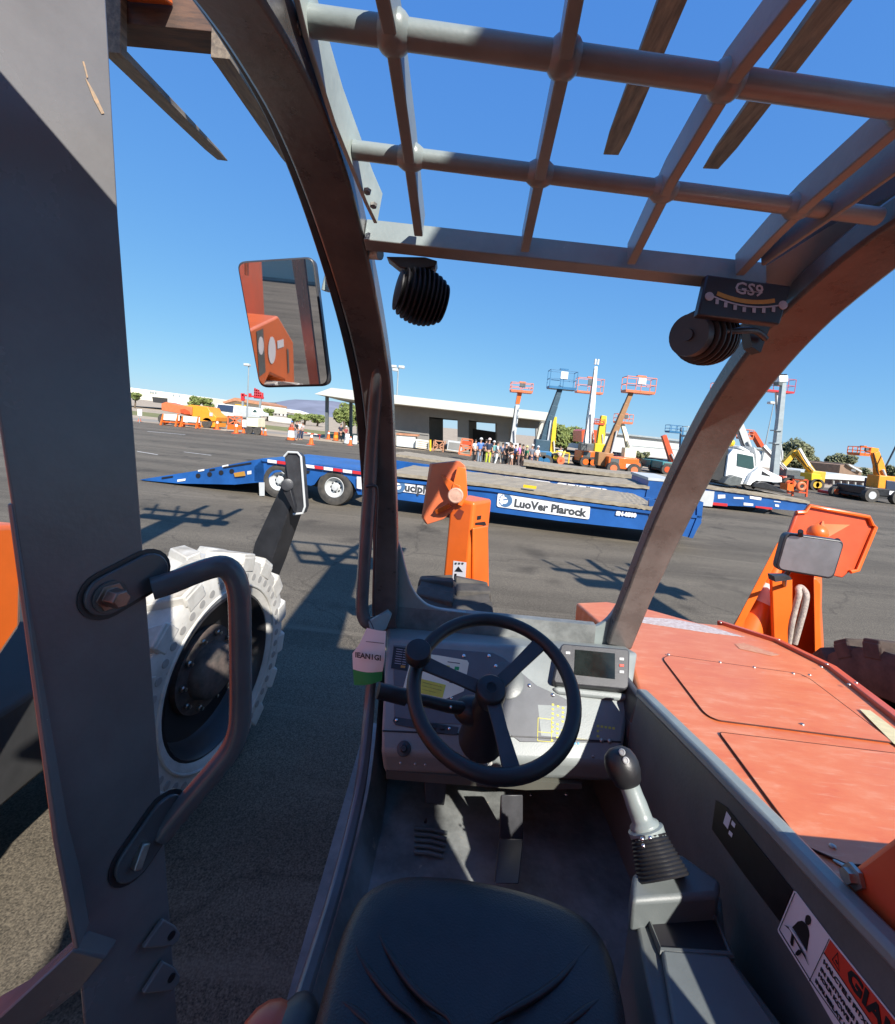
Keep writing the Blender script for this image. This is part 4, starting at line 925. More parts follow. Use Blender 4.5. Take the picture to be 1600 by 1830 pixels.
# ---- stabilisers
SB = MB()
a_, b_, c_ = P(797,970,3.3), P(841,970,3.18), P(872,970,3.42); d_ = a_ + c_ - b_
zt = P(841,897,3.18).z
SB.prism([V(p.x,p.y,.75) for p in (a_,b_,c_,d_)], (0,0,zt-.75)); ST = SB.build('stabiliser', M['orange'], TH, bevel=.025, seg=4, label='raised left stabiliser arm seen beyond the black tyre')
b = MB(); b.prism([P(772,829,3.34), P(822,824,3.30), P(832,832,3.28), P(832,900,3.27), P(812,912,3.27), P(793,928,3.28), P(764,938,3.36), P(757,926,3.38)], (-.02,.045,0)); PD = b.build('foot_pad', M['orange_pale'], ST, bevel=.006)
b = MB(); b.prism([P(786,848,3.3), P(822,870,3.2), P(828,888,3.2), P(815,900,3.2)], (.01,.03,0)); b.prism([P(776,912,3.3), P(800,900,3.22), P(806,906,3.22), P(780,920,3.3)], (.01,.03,0)); b.prism([P(818,834,3.25), P(833,836,3.25), P(836,885,3.22), P(826,905,3.22), P(812,900,3.22), P(806,880,3.22)], (0,.03,0)); b.build('pad_bracket', M['orange'], ST, bevel=.004)
b = MB(); b.lathe([(.055,0),(.055,.03),(.048,.035),(.04,.033),(.03,.036),(0,.036)], P(815,885,3.18), (-.1,-1,.05), 28, caps=False); b.build('pivot_pin', mat('pin_pinkish', (.5,.3,.22), .45, var=.15, scale=30), ST)
spl = plane3(a_, b_, a_ + V(0,0,1)); spr = plane3(b_, c_, b_ + V(0,0,1))
decal('sticker', spl, [(811,1002),(834,1005),(832,1040),(809,1040)], M['sticker'], ST, .002)
decal('sticker_mark', spl, [(813,1021),(820,1012),(828,1022)], M['black'], ST, .004)
decal('sticker_mark', spl, [(813,1025),(817,1025),(816,1034),(812,1034)], M['black'], ST, .004)
for k in range(3): decal('sticker_mark', spl, [(814+k*6,1005),(818+k*6,1005.5),(816+k*6,1009),(813+k*6,1008)], M['darktext'], ST, .004)
decal('sticker_mark', spl, [(812,920),(821,909),(830,914),(824,928),(818,928)], mat('dark_red_mark', (.22,.04,.02), .6, var=0), ST, .002)
decal('sticker', spr, [(853,994),(868,991),(866,1015),(852,1019)], M['sticker'], ST, .002)
for k in range(4): decal('sticker_mark', spr, [(858,997+k*5),(866,995.5+k*5),(866,998+k*5),(858,999.5+k*5)], M['red' if k == 1 else 'amberprint' if k == 2 else 'darktext'], ST, .004)
decal('square_hole', spr, [(853,922),(860,921),(859,928),(852,929)], M['black'], ST, .002)
b = MB(); b.prism(quad(spr, [(849,934),(866,932),(869,940),(866,942),(862,938),(849,938)], .003), spr[1]*.002); b.build('slot', M['black'], ST, smooth=0)
b = MB(); b.prism(quad(spr, [(842,943),(868,938),(870,1052),(841,1042)], .004), spr[1]*.02); b.build('arm_cover', M['orange'], ST, bevel=.008)
# right stabiliser: an open channel holding a cone and a rope
YS = 2.95
S2 = MB(); S2.prism([P(1398,961,YS), P(1411,962,YS), P(1326,1118,YS), P(1322,1160,YS), P(1305,1160,YS), P(1311,1119,YS), P(1388,972,YS)], (.26,.30,0))
SR = S2.build('stabiliser', M['orange'], TH, bevel=.006, label='raised right stabiliser channel behind the bonnet')
b = MB(); b.prism([P(1400,965,YS+.3), P(1460,1030,YS+.3), P(1468,1240,YS+.3), P(1315,1240,YS+.3)], (0,.03,0)); b.build('channel_back', M['orange'], SR)
b = MB(); b.prism([P(1380,1036,YS), P(1385,1029,YS), P(1412,1032,YS), P(1417,1038,YS), P(1417,1240,YS), P(1387,1240,YS)], (0,.03,0)); b.build('channel_plate', M['orange'], SR, bevel=.006)
b = MB(); b.prism([P(1454,1033,YS), P(1460,1034,YS), P(1467,1044,YS), P(1466,1110,YS), P(1470,1182,YS), P(1470,1240,YS), P(1457,1240,YS)], (.26,.30,0)); b.build('channel_side', M['orange'], SR, bevel=.006)
b = MB(); b.prism([P(1424,916,3.2), P(1440,915,3.2), P(1447,904,3.2), P(1553,924,3.2), P(1559,938,3.2), P(1565,942,3.2), P(1533,1019,3.15), P(1520,1022,3.15), P(1506,1034,3.14), P(1440,1020,3.14), P(1395,990,3.14), P(1411,952,3.17)], (.01,.04,.01)); FP = b.build('foot_pad', M['orange_red'], SR, bevel=.012)
pts = [P(1424,916,3.19), P(1440,915,3.19), P(1447,904,3.19), P(1553,924,3.19), P(1559,938,3.19), P(1565,942,3.19), P(1533,1019,3.14), P(1520,1022,3.14)]
b = MB(); b.tube(pts, .014, 8); b.build('pad_rim', M['orange'], SR)
b = MB(); b.prism([P(1462,936,3.19), P(1520,938,3.19), P(1478,962,3.08), P(1466,958,3.08)], (0,.02,.0)); b.prism([P(1470,930,3.19), P(1474,952,3.1), P(1464,960,3.08)], (.012,0,0)); b.build('pad_bracket', M['orange_pale'], SR, bevel=.003)
b = MB(); b.ball(P(1461,953,3.05), .062, 16); b.build('pivot_ball', M['orange'], SR)
# traffic cone and rope stowed in the channel
cb, ct = P(1338,1128,YS+.14), P(1392,1006,YS+.2)
b = MB(); b.tube([cb, cb.lerp(ct,.5), cb.lerp(ct,1)], [.098,.064,.03], 28)
cone = empty('traffic_cone', cb, 'orange traffic cone with a white band stowed in the right stabiliser', 'traffic cone')
b.build('cone_body', M['orange'], cone)
b = MB(); b.tube([cb.lerp(ct,.42), cb.lerp(ct,.68)], [.0715,.054], 28); b.build('reflective_band', M['sticker'], cone)
b = MB()
r1 = smooth_pts([P(*q) for q in ((1408,1160,YS+.02),(1414,1120,YS+.0),(1422,1085,YS),(1428,1062,YS),(1427,1052,YS+.03),(1433,1050,YS+.04),(1441,1062,YS),(1438,1085,YS-.01),(1430,1115,YS-.01),(1420,1150,YS))], 5)
b.tube(r1, .019, 10)
rope = b.thing('rope', M['rope'], 'pale braided rope looped inside the right orange stabiliser', 'rope')
# ================================================================== raised booms and forks
def fork(root, heel, tip, wd, shank, mt):
    heel, tip = Vector(heel), Vector(tip); d = (tip-heel).normalized(); b = MB()
    b.sweep([heel - d*.02, heel.lerp(tip,.5), heel.lerp(tip,.86), tip], [(wd,.055),(wd,.042),(wd,.024),(wd*.8,.01)], (0,0,1))
    b.sweep([heel + V(0,0,-.03), heel + V(0,-.02,shank)], (wd,.06), (0,1,0))
    return b.build('fork', mt, root, bevel=.004)
DV = ray(865,853); DV = Vector((DV.x/DV.y, 1, DV.z/DV.y)).normalized()
tips = [P(1092,276,3.4), P(1270,301,3.4)]
for t in tips: fork(TH, t - DV*1.5, t, .135, .6, M['fork'])
hc = (tips[0]+tips[1])/2 - DV*1.55
b = MB(); b.box2((hc.x-.75,hc.y-.1,hc.z+.1), (hc.x+.75,hc.y-.03,hc.z+.2)); b.box2((hc.x-.75,hc.y-.1,hc.z+.5), (hc.x+.75,hc.y-.03,hc.z+.6))
for s_ in (-.75,-.3,.3,.75): b.bar((hc.x+s_,hc.y-.06,hc.z+.1), (hc.x+s_,hc.y-.06,hc.z+1.1), .05, .05, (0,1,0))
b.bar((hc.x-.75,hc.y-.06,hc.z+1.1), (hc.x+.75,hc.y-.06,hc.z+1.1), .05, .05)
b.build('fork_carriage', M['carriage'], TH)
BOOM_TOP = V(hc.x, hc.y-.2, hc.z+.25)
b = MB(); b.sweep([BOOM_TOP, BOOM_TOP.lerp(V(.72,-3.3,2.95),.3), V(.72,-3.3,2.95)], [(.3,.34),(.4,.48),(.46,.56)], (0,0,1)); b.build('boom', M['orange'], TH, bevel=.01)
b = MB(); o_ = V(.36,0,-.04); b.sweep([BOOM_TOP.lerp(V(.72,-3.3,2.95),.36) + o_, V(.72,-3.3,2.95) + o_], (.30,.26), (0,0,1)); b.build('boom_shade_box', M['grey_dark'], TH, bevel=.01)  # unseen box added beside the boom to shade dashboard and roof
b = MB(); b.box2((.35,-3.7,.8), (1.35,-2.9,3.1)); b.build('boom_tower', M['orange_red'], TH, bevel=.02)

# ================================================================== neighbouring telehandler
NB = empty('telehandler', (-2.2, 0, 0), 'orange telehandler with white tyres parked along our left side', 'telehandler', 'telehandlers parked side by side')
WC = P(388,1183,2.5); r_ = .69
wheel(NB, (-1.36, 2.5, .68), .68, .4, M['white_rubber'], M['worn_tread'], M['rim_black'], M['rust'], 1, 17, holes=44, rim_r=.655, steer=math.radians(-9), off=.12)
wheel(NB, (-3.25, 2.5, .68), .68, .4, M['white_rubber'], None, M['rim_black'], M['rust'], -1, 17, nuts=0)
wheel(NB, (-1.36, -2.2, .68), .68, .4, M['white_rubber'], M['worn_tread'], M['rim_black'], M['rust'], 1, 17, rim_r=.6, nuts=0)
wheel(NB, (-3.25, -2.2, .68), .68, .4, M['white_rubber'], None, M['rim_black'], M['rust'], -1, 17, nuts=0)
b = MB(); b.box2((-3.0,-3.4,.55), (-1.62,2.9,.95)); b.build('chassis', M['darkinside'], NB, bevel=.02)
b = MB(); b.prism([V(-1.42,1.5,1.38), V(-1.42,1.5,1.74), V(-1.42,.6,1.9), V(-1.42,-2.6,1.95), V(-1.42,-3.2,1.6), V(-1.42,-3.2,.85), V(-1.42,-2.95,.85), V(-1.42,-2.75,1.25), V(-1.42,-2.2,1.45), V(-1.42,-1.6,1.25), V(-1.42,-1.4,.75), V(-1.42,.9,.75)], (-.65,0,0)); BD = b.build('engine_cover', M['orange'], NB, bevel=.02)
def side(name, pts, mt, par, off=.002):
    b = MB(); b.prism([V(-1.42+off, y, z) for y, z in pts], (.001,0,0)); return b.build(name, mt, par, smooth=0)
side('side_vent', [(-2.06,1.5),(-2.06,1.9),(-1.86,1.9),(-1.86,1.5)], M['grey_dark'], BD)
for (y, z, r) in ((-1.96,1.76,.08), (-2.3,1.66,.13)):
    side('round_sticker', [(y+math.cos(t)*r, z+math.sin(t)*r) for t in [2*math.pi*k/24 for k in range(24)]], M['sticker'], BD, .004)
side('label', [(-2.75,1.62),(-2.75,1.70),(-2.5,1.72),(-2.5,1.64)], M['sticker'], BD, .004)
side('label', [(-2.95,1.3),(-2.95,1.55),(-2.88,1.58),(-2.88,1.3)], M['grey_dark'], BD, .004)
b = MB(); b.tube([V(-1.415, y, z) for y, z in rounded([(-.7,.82),(-.35,.82),(-.35,.7),(-.7,.7)], .03, 3)], .012, 6, closed=True); b.build('grab_recess', M['sticker'], BD)
# cab of the neighbour
b = MB()
for x, y in ((-3.1,-.5),(-2.3,-.5),(-3.1,1.0),(-2.3,1.0)): b.bar((x,y,1.0), (x,y*.8,2.7), .07, .07, (0,1,0))
for k in range(5): b.bar((-3.1+.2*k,-.4,2.72), (-3.1+.2*k,.82,2.7), .02, .05)
b.build('cab_frame', M['grey_dark'], NB)
b = MB(); b.box2((-3.1,-.6,1.0), (-2.3,1.1,1.6)); b.build('cab_body', M['grey'], NB, bevel=.02)
nt_ = [P(398,286,4.8), P(527,300,4.8)]; nh = [P(205,92,3.2), P(398,102,3.25)]
for t, h in zip(nt_, nh): fork(NB, h, t, .13, .38, M['fork'])
p0, p1 = P(100,22,3.3), P(470,58,3.3); zc = (p0.z+p1.z)/2
b = MB(); b.box2((p0.x-.1,3.22,zc-.09), (p1.x+.12,3.42,zc+.10)); b.box2((p0.x-.1,3.25,zc+.5), (p1.x+.12,3.35,zc+.6))
for k in range(4): b.bar((p0.x+.1+k*.45,3.3,zc), (p0.x+.1+k*.45,3.3,zc+1.05), .05, .05, (0,1,0))
b.build('fork_carriage', M['carriage'], NB, bevel=.006)
b = MB(); b.sweep([V((p0.x+p1.x)/2,3.15,zc+.2), V(-2.35,-3.3,2.2)], [(.3,.34),(.42,.5)], (0,0,1)); b.build('boom', M['orange'], NB, bevel=.01)
b = MB(); b.box2((-2.75,-3.8,.8), (-1.9,-2.9,2.5)); b.build('boom_tower', M['orange_red'], NB, bevel=.02)
for k in range(4):
    b = MB(); b.tube(smooth_pts([V(-2.1+.1*k,-2.9,2.3), V(-1.8+.08*k,-2.2,2.6+.1*k), V(-1.75+.06*k,-1.6,2.25), V(-1.7,-1.2,1.95)], 5), .022, 8); b.build('hydraulic_hose', M['lightgrey'] if k % 2 else M['plastic2'], NB)
# black stabiliser of the neighbour, in front of its white wheel
b = MB(); b.prism([P(505,862,3.45), P(512,812,3.45), P(523,838,3.42), P(522,900,3.42), P(484,1010,3.42), P(470,1045,3.42), P(438,1045,3.45), P(455,970,3.45)], (.05,.2,0)); NS = b.build('stabiliser', M['rim_black'], NB, bevel=.01, label='black stabiliser leg beyond the white wheel')
b = MB(); b.prism([P(508,816,3.42), P(515,808,3.42), P(532,809,3.42), P(538,816,3.42), P(545,905,3.42), P(541,917,3.42), P(524,919,3.42), P(520,905,3.42)], (.02,.05,0)); b.build('foot_pad', M['plastic2'], NS, bevel=.008)
pr = [P(508,816,3.41), P(515,808,3.41), P(532,809,3.41), P(538,816,3.41), P(545,905,3.41), P(541,917,3.41), P(524,919,3.41)]
b = MB(); b.tube(pr, .009, 8); b.build('pad_rim', M['lightgrey'], NS)
b = MB(); b.prism([P(500,868,3.36), P(515,860,3.36), P(527,905,3.36), P(526,917,3.36)], (.01,.03,0)); b.build('pad_bracket', M['plastic'], NS, bevel=.004)
b = MB(); b.lathe([(.045,0),(.045,.03),(.03,.035),(0,.035)], P(514,866,3.38), (.3,-1,.1), 20, caps=False); b.build('pivot_pin', M['plastic2'], NS)
NB2 = copy_tree(NB); NB2.location = (5.75, -1.5, 0); NB2['label'] = 'orange telehandler parked on our right, only its boom shadow falling in view'

# ================================================================== paper tag on the grab rail
tp = [[P(656,1122,1.42), P(690,1128,1.41)], [P(643,1150,1.415), P(689,1152,1.405)], [P(630,1168,1.42), P(688,1176,1.40)], [P(631,1196,1.415), P(684,1200,1.40)], [P(633,1224,1.41), P(683,1216,1.40)]]
def tagpt(i, u):
    a, c = tp[i]; p = a.lerp(c, u); return p + V(0, -.012*math.sin(math.pi*u)*(1 if i > 1 else .3), 0)
TG = empty('paper_tag', P(660,1108,1.43), 'white paper tag with a green band tied to the grab rail', 'tag')
b = MB(); rows = [[b.bm.verts.new(tagpt(i, k/6)) for k in range(7)] for i in range(4)]
for i in range(3):
    for k in range(6): b.bm.faces.new((rows[i][k], rows[i][k+1], rows[i+1][k+1], rows[i+1][k]))
b.build('tag_sheet', M['paper'], TG, smooth=60)
b = MB(); rows = [[b.bm.verts.new(tagpt(i, k/6) + V(0,-.0005,0)) for k in range(7)] for i in (3,4)]
for k in range(6): b.bm.faces.new((rows[0][k], rows[0][k+1], rows[1][k+1], rows[1][k]))
b.build('green_band', M['green'], TG, smooth=60)
b = MB(); b.tube(smooth_pts([P(660,1108,1.44), P(664,1114,1.42), P(668,1124,1.41)], 3), .0018, 6); b.build('string', M['plastic2'], TG)
xd = (tp[2][1]-tp[2][0]).normalized()
o_ = lettering('IEAN1GI', .024, tagpt(2,.52) + V(0,-.012,.010), xd, V(0,0,1), TG, M['darktext'], 'tag_lettering', bold=.0008)
b = MB(); p, q = tagpt(1,.25)+V(0,-.006,.012), tagpt(1,.95)+V(0,-.004,.006); b.bar(p, q, .0008, .0016); b.build('tag_rule', M['darktext'], TG)
# ================================================================== trailers
TA, TB = G(597,904), G(1240,964,.28)
TD = V(TB.x-TA.x, TB.y-TA.y, 0).normalized(); TN = V(TD.y, -TD.x, 0)
if TN.y > 0: TN = -TN
def tplane(p): return (Vector(p), TN)
def tside(mb, pl, pts, depth, off=0.0):
    mb.prism(quad(pl, pts, off), -TN*depth); return mb
def sdecal(name, pl, pts, mt, par, off=.012, th=.006):
    b = MB(); b.prism(quad(pl, pts, off), TN*th); return b.build(name, mt, par, smooth=0)
T1 = empty('low_loader_trailer', (TA+TB)/2, 'nearest blue low-loader trailer with a lowered ramp and timber deck', 'trailer', 'blue low-loader trailers')
pl1 = tplane(TA); WTH = 2.5
b = MB(); tside(b, pl1, [(690,850),(712,856),(880,873),(1015,894),(1172,914),(1252,921),(1254,934),(1236,961),(1206,953),(1000,931),(880,915),(712,893),(648,884),(646,850)], .12)
tside(b, pl1, [(690,850),(712,856),(880,873),(1015,894),(1172,914),(1252,921),(1254,926),(1172,919),(1015,899),(880,878),(712,861),(690,855)], .35, .05)
b.prism([p - TN*2.3 for p in quad(pl1, [(646,850),(1252,921),(1236,961),(648,884)])], -TN*.12)
b.build('side_beam', M['blue'], T1)
b = MB(); tside(b, pl1, [(1160,893),(1200,897),(1256,897),(1252,930),(1236,961),(1160,945)], .1, .02); tside(b, pl1, [(1245,897),(1256,897),(1252,930),(1237,961),(1230,960),(1244,925)], WTH, .05); b.build('end_box', M['blue'], T1)
zt_ = IP(880,873,pl1).z
def deck(mb, pl, xs, zoff, depth, th, inset=.0):
    """timber deck with a ragged top, following the trailer's side."""
    pts = [IP(x, y, pl) for x, y in xs]
    n = 40; rows = []
    for k in range(9):
        v = k/8; row = []
        for i in range(n+1):
            t = i/n*(len(pts)-1); j = min(int(t), len(pts)-2); p = pts[j].lerp(pts[j+1], t-j)
            row.append(mb.bm.verts.new(p - TN*(depth*v - .06) + V(0,0,zoff + .007*math.sin(i*3.1+k*1.7) + .012*random.random())))
        rows.append(row)
    for k in range(8):
        for i in range(n): mb.bm.faces.new((rows[k][i], rows[k][i+1], rows[k+1][i+1], rows[k+1][i]))
    low = [mb.bm.verts.new(v.co + V(0,0,-th)) for v in rows[0]]
    for i in range(n): mb.bm.faces.new((low[i], low[i+1], rows[0][i+1], rows[0][i]))
b = MB(); deck(b, pl1, [(695,850),(880,872),(1015,893),(1130,908),(1180,915)], .09, WTH, .08); b.build('timber_deck', M['wood'], T1, smooth=0)
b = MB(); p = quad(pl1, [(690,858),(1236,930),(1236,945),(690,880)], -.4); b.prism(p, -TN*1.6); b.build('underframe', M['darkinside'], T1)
# rear part over the wheels, and the ramp
b = MB()
tside(b, pl1, [(470,819),(500,822),(560,829),(650,842),(650,884),(640,884),(632,866),(620,852),(604,846),(586,846),(572,852),(562,866),(556,868),(545,866),(540,862),(530,846),(510,842),(490,845),(477,858),(474,862),(455,860),(455,835)], .1)
tside(b, pl1, [(470,819),(560,829),(650,842),(650,847),(560,834),(470,824)], WTH, .05)
b.build('rear_deck', M['blue'], T1)
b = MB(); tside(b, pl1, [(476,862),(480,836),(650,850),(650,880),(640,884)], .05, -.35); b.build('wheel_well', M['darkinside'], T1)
b = MB(); tside(b, pl1, [(470,819),(455,822),(360,840),(315,847),(250,857),(262,859),(320,864),(420,866),(462,862),(474,862),(472,840)], .1); b.prism([q - TN*2.4 for q in quad(pl1, [(470,819),(455,822),(360,840),(250,857),(262,859),(420,866),(474,862)])], -TN*.1)
tside(b, pl1, [(470,819),(455,822),(360,840),(315,847),(250,857),(255,859),(315,850),(360,844),(455,826),(470,823)], WTH, -.02)
RMPP = b.build('ramp', M['blue'], T1)
for x, y in ((355,850),(375.5,847.5),(396,844.5),(415,842)):
    sdecal('ramp_hole', pl1, [(x+5*math.cos(t)*.85, y+4.2*math.sin(t)) for t in [2*math.pi*k/12 for k in range(12)]], M['black'], RMPP)
for x0, x1, y0, y1 in ((290,310,853,850),(375,385,839,837),(400,450,834,826)): sdecal('ramp_slot', pl1, [(x0,y0),(x1,y1),(x1,y1+3),(x0,y0+3)], M['black'], RMPP)
sdecal('marker_light', pl1, [(420,845),(438,842),(440,850),(422,852)], M['amberprint'], RMPP, .02, .03)
for x, y in ((355,840),(398,832)): sdecal('reflector', pl1, [(x,y),(x+11,y-2),(x+11,y+1),(x,y+3)], M['sticker'], RMPP)
sdecal('reflector', pl1, [(318,857),(333,855),(332,859),(318,861)], M['sticker'], RMPP); sdecal('reflector', pl1, [(443,842),(450,841),(450,847),(443,848)], M['sticker'], RMPP)
for k, x in enumerate((481,498,515,532,549,564,581,598,615,632)):
    y = 820.5 + (x-481)*.132
    sdecal('reflective_stripe', pl1, [(x,y),(x+16,y+2.1),(x+16,y+7.6),(x,y+5.5)], M['sticker' if k % 2 == 0 else 'redwhite'], T1, .062)
sdecal('marker_light', pl1, [(546,840),(555,841),(554,845),(549,846)], M['black'], T1, .02)
sdecal('mud_flap', pl1, [(464,862),(474,862),(474,886),(465,886)], M['lightgrey'], T1, .02)
for (x, y) in ((597,876),(497,862)):
    c = IP(x, y, pl1) - TN*.02; rT = .46; ax = TN
    c.z = rT
    b = MB(); b.lathe([(rT*.55,.0),(rT*.6,.02),(rT*.8,.03),(rT*.96,.01),(rT,-.05),(rT,-.25),(rT*.8,-.3)], c, ax, 36, caps=False); tw_ = b.build('wheel', M['rubber'], T1, smooth=40)
    b = MB(); b.lathe([(rT*.56,.015),(rT*.53,.02),(rT*.48,-.05),(rT*.34,-.1),(rT*.3,-.09),(rT*.18,-.07),(rT*.17,-.01),(0,-.005)], c, ax, 28, caps=False); b.build('rim', M['lightgrey'], tw_, smooth=40)
    for k in range(8):
        a = 2*math.pi*k/8; X_ = ax.cross(V(0,0,1)); b = MB(); b.lathe([(.03,0),(.03,.004),(0,.005)], c + ax*(-.085) + X_*math.cos(a)*rT*.26 + V(0,0,1)*math.sin(a)*rT*.26, ax, 8, caps=False); b.build('rim_hole', M['black'], tw_)
def sign(pl, pts, par, text=None, size=.3, tp=None, logo=None, off=.02):
    s_ = sdecal('sign_panel', pl, [tuple(q) for q in rounded(pts, 4, 3)], M['sticker'], par, off)
    if text:
        xd = (IP(*pts[1], pl) - IP(*pts[0], pl)).normalized()
        o_ = lettering(text, size, IP(*tp, pl) + TN*(off+.008), xd, V(0,0,1), par, M['darktext'], 'sign_lettering', align='LEFT', bold=.012); 
        mw = o_.matrix_basis.copy(); o_.parent = s_
    if logo:
        c = IP(*logo, pl) + TN*(off+.008); X_ = TD; b = MB(); R_ = .155
        for (a0, a1, ri, ro) in ((-2.1,1.9,.62,1.0),):
            pts_ = []
            n = 20
            for k in range(n): 
                a, a2 = a0+(a1-a0)*k/n, a0+(a1-a0)*(k+1)/n
                f = lambda a_: ri - .25*math.cos(a_*.7)
                q = [c + (X_*math.cos(a_) + V(0,0,1)*math.sin(a_))*R_*r_ for a_, r_ in ((a,f(a)),(a,ro),(a2,ro),(a2,f(a2)))]
                b.prism(q, TN*.004)
        for a in (2.2,2.7,3.2,3.7,4.1): b.bar(c+(X_*math.cos(a-.16)+V(0,0,1)*math.sin(a-.16))*R_*.95, c+(X_*math.cos(a+.16)+V(0,0,1)*math.sin(a+.16))*R_*.95, .02, .012, TN)
        b.bar(c + (X_*-.35+V(0,0,1)*.05)*R_, c + (X_*.3+V(0,0,1)*.25)*R_, .025, .01, TN)
        b.build('sign_logo', M['bluegreyprint'], s_, smooth=0)
    return s_
sign(pl1, [(890,881),(1055,904),(1053,928),(888,905)], T1, 'LuoVer Plarock', .255, (919,899), (904,894))
sign(pl1, [(700,861),(763,869),(763,884),(700,876)], T1, 'ucipNBi', .27, (724,871), (714,869))
sdecal('sign_panel', pl1, [(640,851),(650,852),(650,874),(640,872)], M['sticker'], T1, .07)
sdecal('yellow_plate', pl1, [(936,865),(959,868),(958,873),(935,870)], M['yellow'], T1, .1, .02)
o_ = lettering('SN-0500', .12, IP(1101,917,pl1)+TN*.03, TD, V(0,0,1), T1, M['sticker'], 'fleet_lettering', align='LEFT', bold=.01)
# second trailer, behind
T2p = P(1000,870,15.6); pl2 = tplane(T2p)
T2 = empty('low_loader_trailer', V(T2p.x,T2p.y,0), 'second blue low-loader trailer, half hidden behind the one with the ramp', 'trailer', 'blue low-loader trailers')
b = MB(); tside(b, pl2, [(700,822),(768,831),(884,846),(1010,862),(1160,874),(1200,880),(1200,910),(1010,895),(884,872),(768,850),(700,840)], .12); b.build('side_beam', M['blue'], T2)
b = MB(); deck(b, pl2, [(820,833),(884,843),(1010,859),(1160,872)], .06, 2.5, .1); b.build('timber_deck', M['wood'], T2, smooth=0)
b = MB(); tside(b, pl2, [(1160,856),(1204,860),(1204,905),(1152,895)], 2.4, .04); b.build('end_box', M['blue'], T2)
b = MB(); tside(b, pl2, [(1158,853),(1206,857),(1206,862),(1158,858)], 2.5, .06); b.build('end_box_lid', M['lightgrey'], T2)
sign(pl2, [(900,850),(985,861),(983,871),(898,858)], T2, 'LuoVer Plarock', .2, (912,857)); sign(pl2, [(996,862),(1086,874),(1084,886),(994,872)], T2, 'LuoVer Plarock', .2, (1012,869), None)
b = MB(); tside(b, pl2, [(836,842),(884,850),(884,857),(836,849)], .3, -.3); b.build('axle_block', M['darkinside'], T2)
# third trailer on the right, carrying the track loader
T3p = P(1350,895,17.5); pl3 = tplane(T3p)
T3 = empty('low_loader_trailer', V(T3p.x,T3p.y,0), 'blue low-loader trailer on the right carrying the white track loader', 'trailer', 'blue low-loader trailers')
b = MB(); tside(b, pl3, [(1200,865),(1274,875),(1340,884),(1444,900),(1437,914),(1330,905),(1268,902),(1200,900)], .15); b.build('side_beam', M['blue'], T3)
b = MB(); deck(b, pl3, [(1200,862),(1274,873),(1340,882),(1446,898)], .05, 3.0, .1); b.build('timber_deck', M['wood'], T3, smooth=0)
b = MB(); tside(b, pl3, [(1240,875),(1276,878),(1275,890),(1272,905),(1240,902)], .4, .06); b.build('corner_box', M['lightgrey'], T3)
for pts in ([(1283,884),(1296,884),(1296,890),(1283,891)], [(1311,888),(1329,889),(1329,892),(1311,891)], [(1340,886),(1361,889),(1360,894),(1340,891)], [(1329,898),(1346,900),(1346,904),(1329,903)], [(1383,895),(1395,896.5),(1395,898),(1383,896.5)], [(1385,901),(1392,902),(1392,906),(1385,905)]): sdecal('fleet_marking', pl3, pts, M['sticker'], T3)
for pts in ([(1268,897),(1300,900),(1300,905),(1268,902)], [(1350,904),(1380,907),(1380,911),(1350,907)]): sdecal('reflective_stripe', pl3, pts, M['redwhite'], T3)
b = MB(); b.bar(P(1378,912,17.6), P(1362,922,17.6), .08, .08); b.build('landing_leg', M['darkinside'], T3)
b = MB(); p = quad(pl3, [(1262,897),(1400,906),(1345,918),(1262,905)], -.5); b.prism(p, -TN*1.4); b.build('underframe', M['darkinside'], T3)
T4p = P(1050,840,22); pl4 = tplane(T4p)
T4 = empty('low_loader_trailer', V(T4p.x,T4p.y,0), 'farthest low-loader, a dark trailer with a bare timber deck before the crowd', 'trailer', 'blue low-loader trailers')
b = MB(); deck(b, pl4, [(936,829),(1010,839),(1100,850),(1240,862)], .1, 2.6, .18); b.build('timber_deck', M['wood'], T4, smooth=0)
b = MB(); tside(b, pl4, [(940,834),(1010,843),(1240,866),(1240,884),(1010,858),(940,846)], 2.2, -.1); b.build('underframe', M['darkinside'], T4)
b = MB(); deck(b, tplane(P(860,836,21)), [(700,812),(820,830),(940,842)], .05, 2.6, .12); b.build('rear_deck', M['wood'], T4, smooth=0)

# ================================================================== white track loader on the third trailer
def zl(x, y): return (1250 + x/7.625, 680 + y/7.625)
Lp_ = P(1335,860,18.6)
LD = empty('track_loader', V(Lp_.x, Lp_.y, .9), 'white compact track loader with a green-glazed cab on the right trailer', 'loader')
def lp(pts, Y, depth, mt, name, par, bevel=.02):
    b = MB(); b.prism([P(*zl(*q), Y) for q in pts], (0,depth,0)); return b.build(name, mt, par, bevel=bevel)
lp([(345,1400),(400,1010),(470,930),(720,990),(745,1010),(765,1200),(700,1240),(650,1420)], 18.6, 1.4, M['white'], 'cab', LD)
lp([(640,1420),(720,1260),(830,1180),(870,1195),(1125,1320),(1130,1385),(1080,1390),(780,1365),(720,1400),(700,1430)], 18.4, 1.7, M['white'], 'engine_cover', LD)
lp([(525,992),(735,1035),(748,1190),(722,1208),(515,1162)], 18.57, .03, M['glass'], 'window', LD, 0)
lp([(862,1235),(978,1305),(858,1282)], 18.37, .03, M['black'], 'vent', LD, 0)
lp([(150,1340),(280,980),(400,920),(395,1010),(345,1390)], 18.7, 1.3, M['darkinside'], 'lift_arm', LD)
lp([(330,1400),(390,1330),(470,1290),(600,1330),(560,1430),(430,1440)], 18.3, 1.8, M['grey_dark'], 'front_track', LD, .03)
lp([(730,1450),(770,1395),(830,1375),(900,1385),(1010,1430),(1230,1545),(1120,1530),(930,1490)], 18.3, 1.9, M['rim_black'], 'rear_track', LD, .03)
